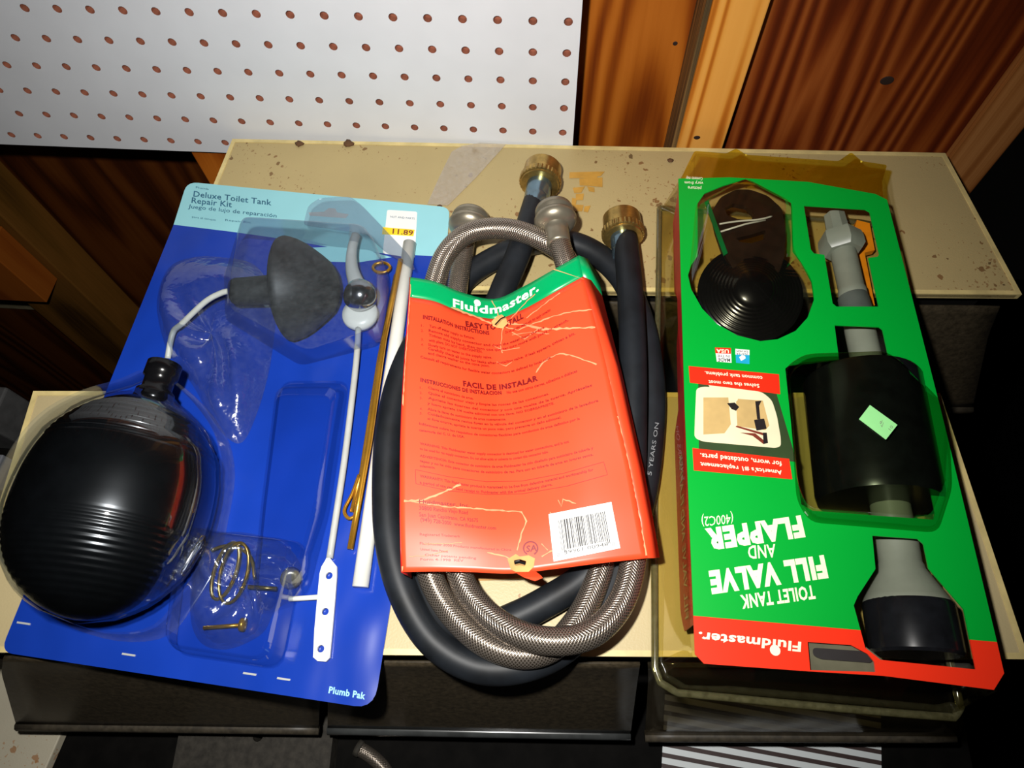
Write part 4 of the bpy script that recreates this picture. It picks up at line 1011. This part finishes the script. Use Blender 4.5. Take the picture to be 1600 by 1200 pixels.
decal('water_drop', [(1158, 564), (1155, 558), (1159, 555), (1164, 556), (1165, 560)], F + .0001, M['card_white'], bd, .0001)
bm = bmesh.new(); flat_text(bm, 'SAVER', (1169, 548), (1150, 547), (1169, 551), F + .00026, .01); flat_text(bm, 'WATER', (1169, 552), (1150, 551), (1169, 555), F + .00026, .01); make('printed_text', bm, M['valve_dark'], bd)

# folded red side of the card, seen through the clear wall
ledge = [(1060, 279), (1064, 440), (1070, 640), (1080, 880), (1084, 975)]
le = [W(u, v, F) for u, v in ledge]
dense = crom(le, 8)
bm = bmesh.new(); g = []
for i, p in enumerate(dense):
    f = i / (len(dense) - 1)
    dp = .010 if f < .06 else (.030 if f < .22 else (.020 if f < .32 else (.026 if f < .5 else .041 - .010 * max(0, (f - .85) / .15))))
    g.append([p + Vector((.0004, 0, -.0006)), p + Vector((.001, 0, -dp * .5)), p + Vector((.0015, 0, -dp))])
sheet(bm, g); sp_ = make('side_card', bm, M['red_side'], gc, False, mods=[('SOLIDIFY', dict(thickness=.0005, offset=0))])
bm = bmesh.new(); a = lerp(le[2], le[3], .25); b = lerp(le[3], le[4], .85)
put_text(bm, 'FILL VALVE AND FLAPPER', lambda x, y: lerp(a, b, 1 - x) + Vector((-.0006, 0, -.010 - .010 * (1 - y))), .01); make('printed_text', bm, M['photo_tan'], sp_)

# clear clamshell
basepx = [(1031, 330), (1340, 352), (1384, 360), (1470, 1000), (1494, 1100), (1484, 1116), (1300, 1100), (1060, 1078), (1034, 1062), (1026, 1040), (1027, 800)]
base = [W(u, v, T + .0008) for u, v in basepx]
toppx = [(1087, 240), (1382, 258), (1388, 300), (1500, 780), (1572, 1055), (1558, 1080), (1380, 1060), (1105, 1042), (1082, 1025), (1079, 1000), (1068, 640)]
topz = [Vector((W(u, v, F - .0012).x, W(u, v, F - .0012).y, F - .0012)) for u, v in toppx]
def resample(P, n):
    P = [Vector((p[0], p[1], p[2] if len(p) > 2 else 0)) for p in P]; out = []
    for i in range(len(P)):
        a, b = P[i], P[(i + 1) % len(P)]
        for k in range(n): out.append(lerp(a, b, k / n))
    return out
cb = sum(base, Vector()) / len(base)
def grow(P, d):
    return [p + (Vector((p.x - cb.x, p.y - cb.y, 0)).normalized() * d) for p in P]
rb_, rt_ = resample(base, 4), resample(topz, 4)
bm = bmesh.new(); loft(bm, [grow(rb_, .004), rb_, [lerp(a, b, .12) for a, b in zip(rb_, rt_)], [lerp(a, b, .9) for a, b in zip(rb_, rt_)], rt_], False, False)
make('clamshell_wall', bm, M['clam'], pk, True)
bm = bmesh.new(); loft(bm, [grow(rb_, .0045), grow(rb_, .0035)], False, False); make('clamshell_rim', bm, M['clam'], pk)
bm = bmesh.new(); rl = [Vector((p.x, p.y, T + .0026)) for p in grow(rb_, .002)]; tube(bm, rl + [rl[0]], .0022, 8, False); make('clamshell_bead', bm, clear('yellowed_plastic_bead', (206, 202, 160), .12, .10, .16, (150, 146, 108)), pk, True)
bm = bmesh.new(); prism(bm, [p for p in base], T + .0003, T + .0008); make('clamshell_back', bm, M['clam_back'], pk)
# amber flap at the hinge end
bm = bmesh.new()
fpx = [(1085, 236), (1135, 240), (1150, 232), (1166, 242), (1310, 252), (1330, 238), (1346, 252), (1386, 258), (1378, 284), (1380, 312), (1300, 296), (1150, 284), (1062, 284), (1072, 262)]
prism(bm, round_poly(px_poly(fpx, F - .003), .002, 3), F - .0036, F - .0028); make('hinge_flap', bm, M['clam_amber'], pk, label='amber tinted hinge flap')
# raised dome over the float of the valve
def dome(name, ptsb, ptst, h0, h1, m, rad=.006):
    a = round_poly(px_poly(ptsb, F), rad, 4); b = round_poly(px_poly(ptst, h1), rad, 4)
    bm = bmesh.new()
    cA = sum((Vector(p[:2]) for p in a), Vector((0, 0))) / len(a)
    loft(bm, [[(cA.x + (p[0] - cA.x) * 1.03, cA.y + (p[1] - cA.y) * 1.03, h0) for p in a], [(p[0], p[1], h0 + .0004) for p in a], [(p[0] * .15 + q[0] * .85, p[1] * .15 + q[1] * .85, h0 + (h1 - h0) * .9) for p, q in zip(a, b)], [(q[0], q[1], h1) for q in b]], False, True)
    return make(name, bm, m, pk, False, mods=[('BEVEL', dict(width=.0022, segments=3, limit_method='ANGLE', angle_limit=.4))])
dome('blister_dome', [(1234, 590), (1250, 570), (1380, 560), (1440, 600), (1478, 640), (1484, 760), (1462, 828), (1268, 812), (1248, 780)], [(1226, 572), (1258, 552), (1384, 548), (1412, 568), (1432, 640), (1466, 775), (1448, 806), (1262, 794), (1246, 760)], F + .0002, F + .022, M['dome'])
dome('blister_dome', [(1090, 320), (1166, 282), (1236, 318), (1238, 392), (1266, 436), (1270, 470), (1240, 512), (1188, 530), (1130, 508), (1082, 452), (1080, 424)], [(1110, 310), (1164, 278), (1226, 310), (1228, 392), (1218, 430), (1200, 444), (1178, 440), (1150, 412), (1130, 380), (1115, 350), (1106, 330)], F + .0001, F + .012, M['clam'])
hs = decal('hang_slot', [(1270, 1012), (1354, 1018), (1364, 1024), (1362, 1036), (1282, 1030), (1270, 1024)], F - .004, M['ink_black'], pk, .0004, .003)
decal('slot_window', [(1258, 998), (1346, 1006), (1380, 1032), (1380, 1056), (1262, 1050)], F - .006, simple('clear_grey_plastic', (96, 94, 76), .3), pk, .0004)
# mint price sticker on the dome
zs = F + .0226
sk = decal('price_sticker', [(1359, 633), (1402, 664), (1384, 687), (1342, 655)], zs, M['sticker_green'], pk, .0002, label='small blank mint green sticker')
bm = bmesh.new(); flat_text(bm, '97', (1378, 655), (1382, 663), (1374, 660), zs + .0003); flat_text(bm, '10', (1388, 670), (1392, 664), (1392, 673), zs + .0003); make('printed_price', bm, M['sticker_yellow'] if False else M['valve_grey'], sk)

# fill valve inside
fv = thing('fill_valve', 'grey toilet fill valve with black float showing through the green card windows', 'fill valve', W(1380, 800, T))
zv = T + .026
def vseg(name, p0, p1, prof, m, z=zv, seg=32, sq=(1, 1)):
    a, b = W(*p0, z), W(*p1, z); L = (b - a).length
    bm = bmesh.new(); lathe(bm, [(r, h * L) for r, h in prof], a, b - a, seg, sq=sq); return make(name, bm, m, fv, True, mods=[('EDGE_SPLIT', dict(split_angle=.6))])
vseg('cap', (1303, 336), (1312, 374), [(.0066, 0), (.0076, .03), (.0080, .5), (.0084, 1)], M['valve_grey'], seg=8)
vseg('nut', (1311, 368), (1318, 395), [(.009, 0), (.0148, .05), (.0156, .3), (.0156, .75), (.0126, 1)], M['valve_grey'], seg=6)
vseg('shank', (1316, 388), (1346, 520), [(.0084, 0), (.0088, .1), (.0088, .5), (.0094, .52), (.0094, .58), (.0088, .6), (.0088, 1)], M['valve_grey'])
vseg('shank_sleeve', (1332, 464), (1342, 496), [(.0098, 0), (.0101, .2), (.0101, 1)], M['valve_dark'])
vseg('riser', (1340, 500), (1360, 590), [(.0094, 0), (.0098, .2), (.0098, 1)], M['valve_grey'])
vseg('riser', (1385, 760), (1402, 850), [(.0110, 0), (.0112, .5), (.0112, 1)], M['valve_grey'])
vseg('float_cup', (1345, 594), (1374, 786), [(.0005, -.012), (.018, -.012), (.031, -.008), (.0345, .004), (.0355, .03), (.0355, .95), (.0345, 1), (.010, 1.0)], M['valve_black'], T + .0295, 48)
vseg('valve_body', (1400, 842), (1418, 950), [(.0098, 0), (.0116, .02), (.0116, .36), (.0124, .40), (.0128, .46), (.0215, .86), (.0225, .92), (.0225, 1.0)], M['valve_grey'], T + .028, 36)
vseg('valve_cap', (1418, 942), (1432, 1024), [(.0228, 0), (.0236, .06), (.0236, .94), (.0222, 1), (.001, 1.0)], M['valve_black'], T + .028, 40)
bm = bmesh.new(); q = px_poly([(1338, 345), (1358, 350), (1366, 392), (1350, 396), (1366, 478), (1352, 476), (1338, 410), (1330, 372)], T + .012); prism(bm, q, T + .008, T + .013); make('adapter', bm, M['orange_part'], fv, label='orange plastic adapter')

# flapper inside
fp2 = thing('flapper', 'black toilet flapper with ribbed disc showing through the top left window of the green card', 'flapper', W(1175, 430, T))
dc = W(1170, 462, T + .032); nrm = Vector((-.06, -.22, 1)).normalized()
pr = []
for k in range(40):
    f = k / 39; r = .0355 * (1 - f * .64); h = .004 + .010 * f ** 1.6 + (.0002 if (k // 2) % 2 else 0)
    pr.append((r, h))
bm = bmesh.new(); lathe(bm, [(.0005, -.003), (.032, -.003), (.0352, .000), (.0358, .003)] + pr + [(.0105, .016), (.0005, .0165)], dc, nrm, 48); make('disc', bm, M['disc_black'], fp2, True)
zf = T + .044
fr = [(1112, 330), (1126, 308), (1150, 296), (1172, 296), (1200, 306), (1222, 326), (1228, 360), (1226, 400), (1218, 425), (1196, 440), (1168, 440), (1146, 420), (1130, 395), (1118, 360)]
op = [(1132, 325), (1146, 318), (1166, 322), (1178, 334), (1174, 344), (1152, 342), (1136, 336)]
op2 = [(1150, 372), (1176, 366), (1196, 360), (1194, 374), (1174, 380), (1156, 378)]
bm = holed_plate(round_poly(px_poly(fr, zf), .003, 3), [[(p.x, p.y) for p in px_poly(op, zf)], [(p.x, p.y) for p in px_poly(op2, zf)]], zf - .004, zf)
make('hinge_frame', bm, M['flap_brown'], fp2, mods=[('BEVEL', dict(width=.001, segments=2, limit_method='ANGLE'))])
bm = bmesh.new(); tube(bm, crom([W(u, v, zf + z) for u, v, z in [(1124, 350, .001), (1150, 346, .002), (1185, 343, .0025), (1206, 338, .001)]], 4), .0007, 6); tube(bm, [W(1126, 362, zf + .001), W(1165, 350, zf + .002), (W(1196, 344, zf + .001))], .0007, 6); make('chain_wire', bm, M['grey_white'], fp2, True)
bm = bmesh.new(); prism(bm, px_poly([(1100, 318), (1106, 316), (1136, 398), (1130, 402)], zf), zf + .001, zf + .002); make('strap', bm, simple('dark_green_strap', (0, 92, 46), .4), fp2)

# ================================================================== THINGS IN FRONT
# striped card under the see-through door
sd_ = thing('striped_card', 'white card with slanting dark brown stripes at the bottom edge', 'card', W(1200, 1180, BZ))
nt = NT('slanted_stripes'); tc = nt.add('ShaderNodeTexCoord'); mp = nt.add('ShaderNodeMapping'); nt.link(tc.outputs['Object'], mp.inputs[0])
pa, pb2 = W(1040, 1160, BZ), W(1370, 1222, BZ); ang = math.atan2(pb2.y - pa.y, pb2.x - pa.x); mp.inputs['Rotation'].default_value = (0, 0, -ang)
sx = nt.add('ShaderNodeSeparateXYZ'); nt.link(mp.outputs[0], sx.inputs[0])
per = abs((W(1200, 1192, BZ) - W(1200, 1175, BZ)).y)
mu = nt.add('ShaderNodeMath', operation='MULTIPLY'); mu.inputs[1].default_value = 1 / per; nt.link(sx.outputs[1], mu.inputs[0])
frn = nt.add('ShaderNodeMath', operation='FRACT'); nt.link(mu.outputs[0], frn.inputs[0])
gt = nt.add('ShaderNodeMath', operation='GREATER_THAN'); gt.inputs[1].default_value = .42; nt.link(frn.outputs[0], gt.inputs[0])
nt.link(mixc(nt, gt.outputs[0], (56, 40, 38), (214, 220, 222)), nt.b.inputs['Base Color']); nt.b.inputs['Roughness'].default_value = .6
bm = bmesh.new(); prism(bm, px_poly([(1039, 1080), (1374, 1080), (1376, 1260), (1030, 1260)], BZ), BZ + .0004, BZ + .0024); make('printed_board', bm, nt.m, sd_)
# charcoal slab with a bolt hole
zs_ = BZ + .020
bm = holed_plate([(p.x, p.y) for p in px_poly([(288, 1100), (525, 1105), (508, 1260), (258, 1260)], zs_)], [circle_px(403, 1150, 8, zs_)], BZ + .0003, zs_)
tag(make('metal_plate', bm, M['slab'], mods=[('BEVEL', dict(width=.001, segments=2, limit_method='ANGLE'))]), 'charcoal plate with one round hole below the blue card', 'plate')
ho = thing('hose_offcut', 'short dull braided hose end lying on the dark bench at the bottom', 'hose', W(585, 1185, BZ))
bm = bmesh.new(); tube(bm, crom([W(u, v, BZ + .007) for u, v in [(558, 1168), (572, 1176), (588, 1188), (602, 1204), (618, 1235)]], 6), .0056, 16, True, True); make('hose_body', bm, M['braid'], ho, True)
bm = bmesh.new(); lathe(bm, [(.006, -.004), (.0066, -.003), (.0066, .0005), (.003, .001)], W(558, 1168, BZ + .007), W(558, 1168, 0) - W(572, 1176, 0), 16); make('crimp', bm, M['slab'], ho, True)
# stained board at lower left
bm = bmesh.new(); prism(bm, px_poly([(-260, 1040), (40, 1030), (118, 1120), (70, 1230), (-260, 1260)], BZ), BZ + .0004, BZ + .010)
tag(make('stained_board', bm, M['stained'], mods=[('BEVEL', dict(width=.001, segments=2, limit_method='ANGLE'))]), 'stained off-white board at the lower left corner', 'board')
# grey boxes left of the front cabinet
a, b = W(-60, 615, .04), W(46, 672, .04)
bm = bmesh.new(); box(bm, (a.x - .06, b.y, BZ), (W(52, 620, .04).x - .03, a.y + .01, .04)); tag(make('metal_box', bm, M['grey_box'], mods=[('BEVEL', dict(width=.002, segments=2))]), 'dark grey box at the left edge behind the stained board', 'box')
a, b = W(-60, 706, .03), W(14, 760, .03)
bm = bmesh.new(); box(bm, (a.x - .06, b.y, BZ), (W(20, 706, .03).x - .008, a.y, .03)); tag(make('metal_strip', bm, M['blue_grey'], mods=[('BEVEL', dict(width=.001, segments=2))]), 'pale blue-grey metal strip at the left edge beside the front cabinet', 'strip')
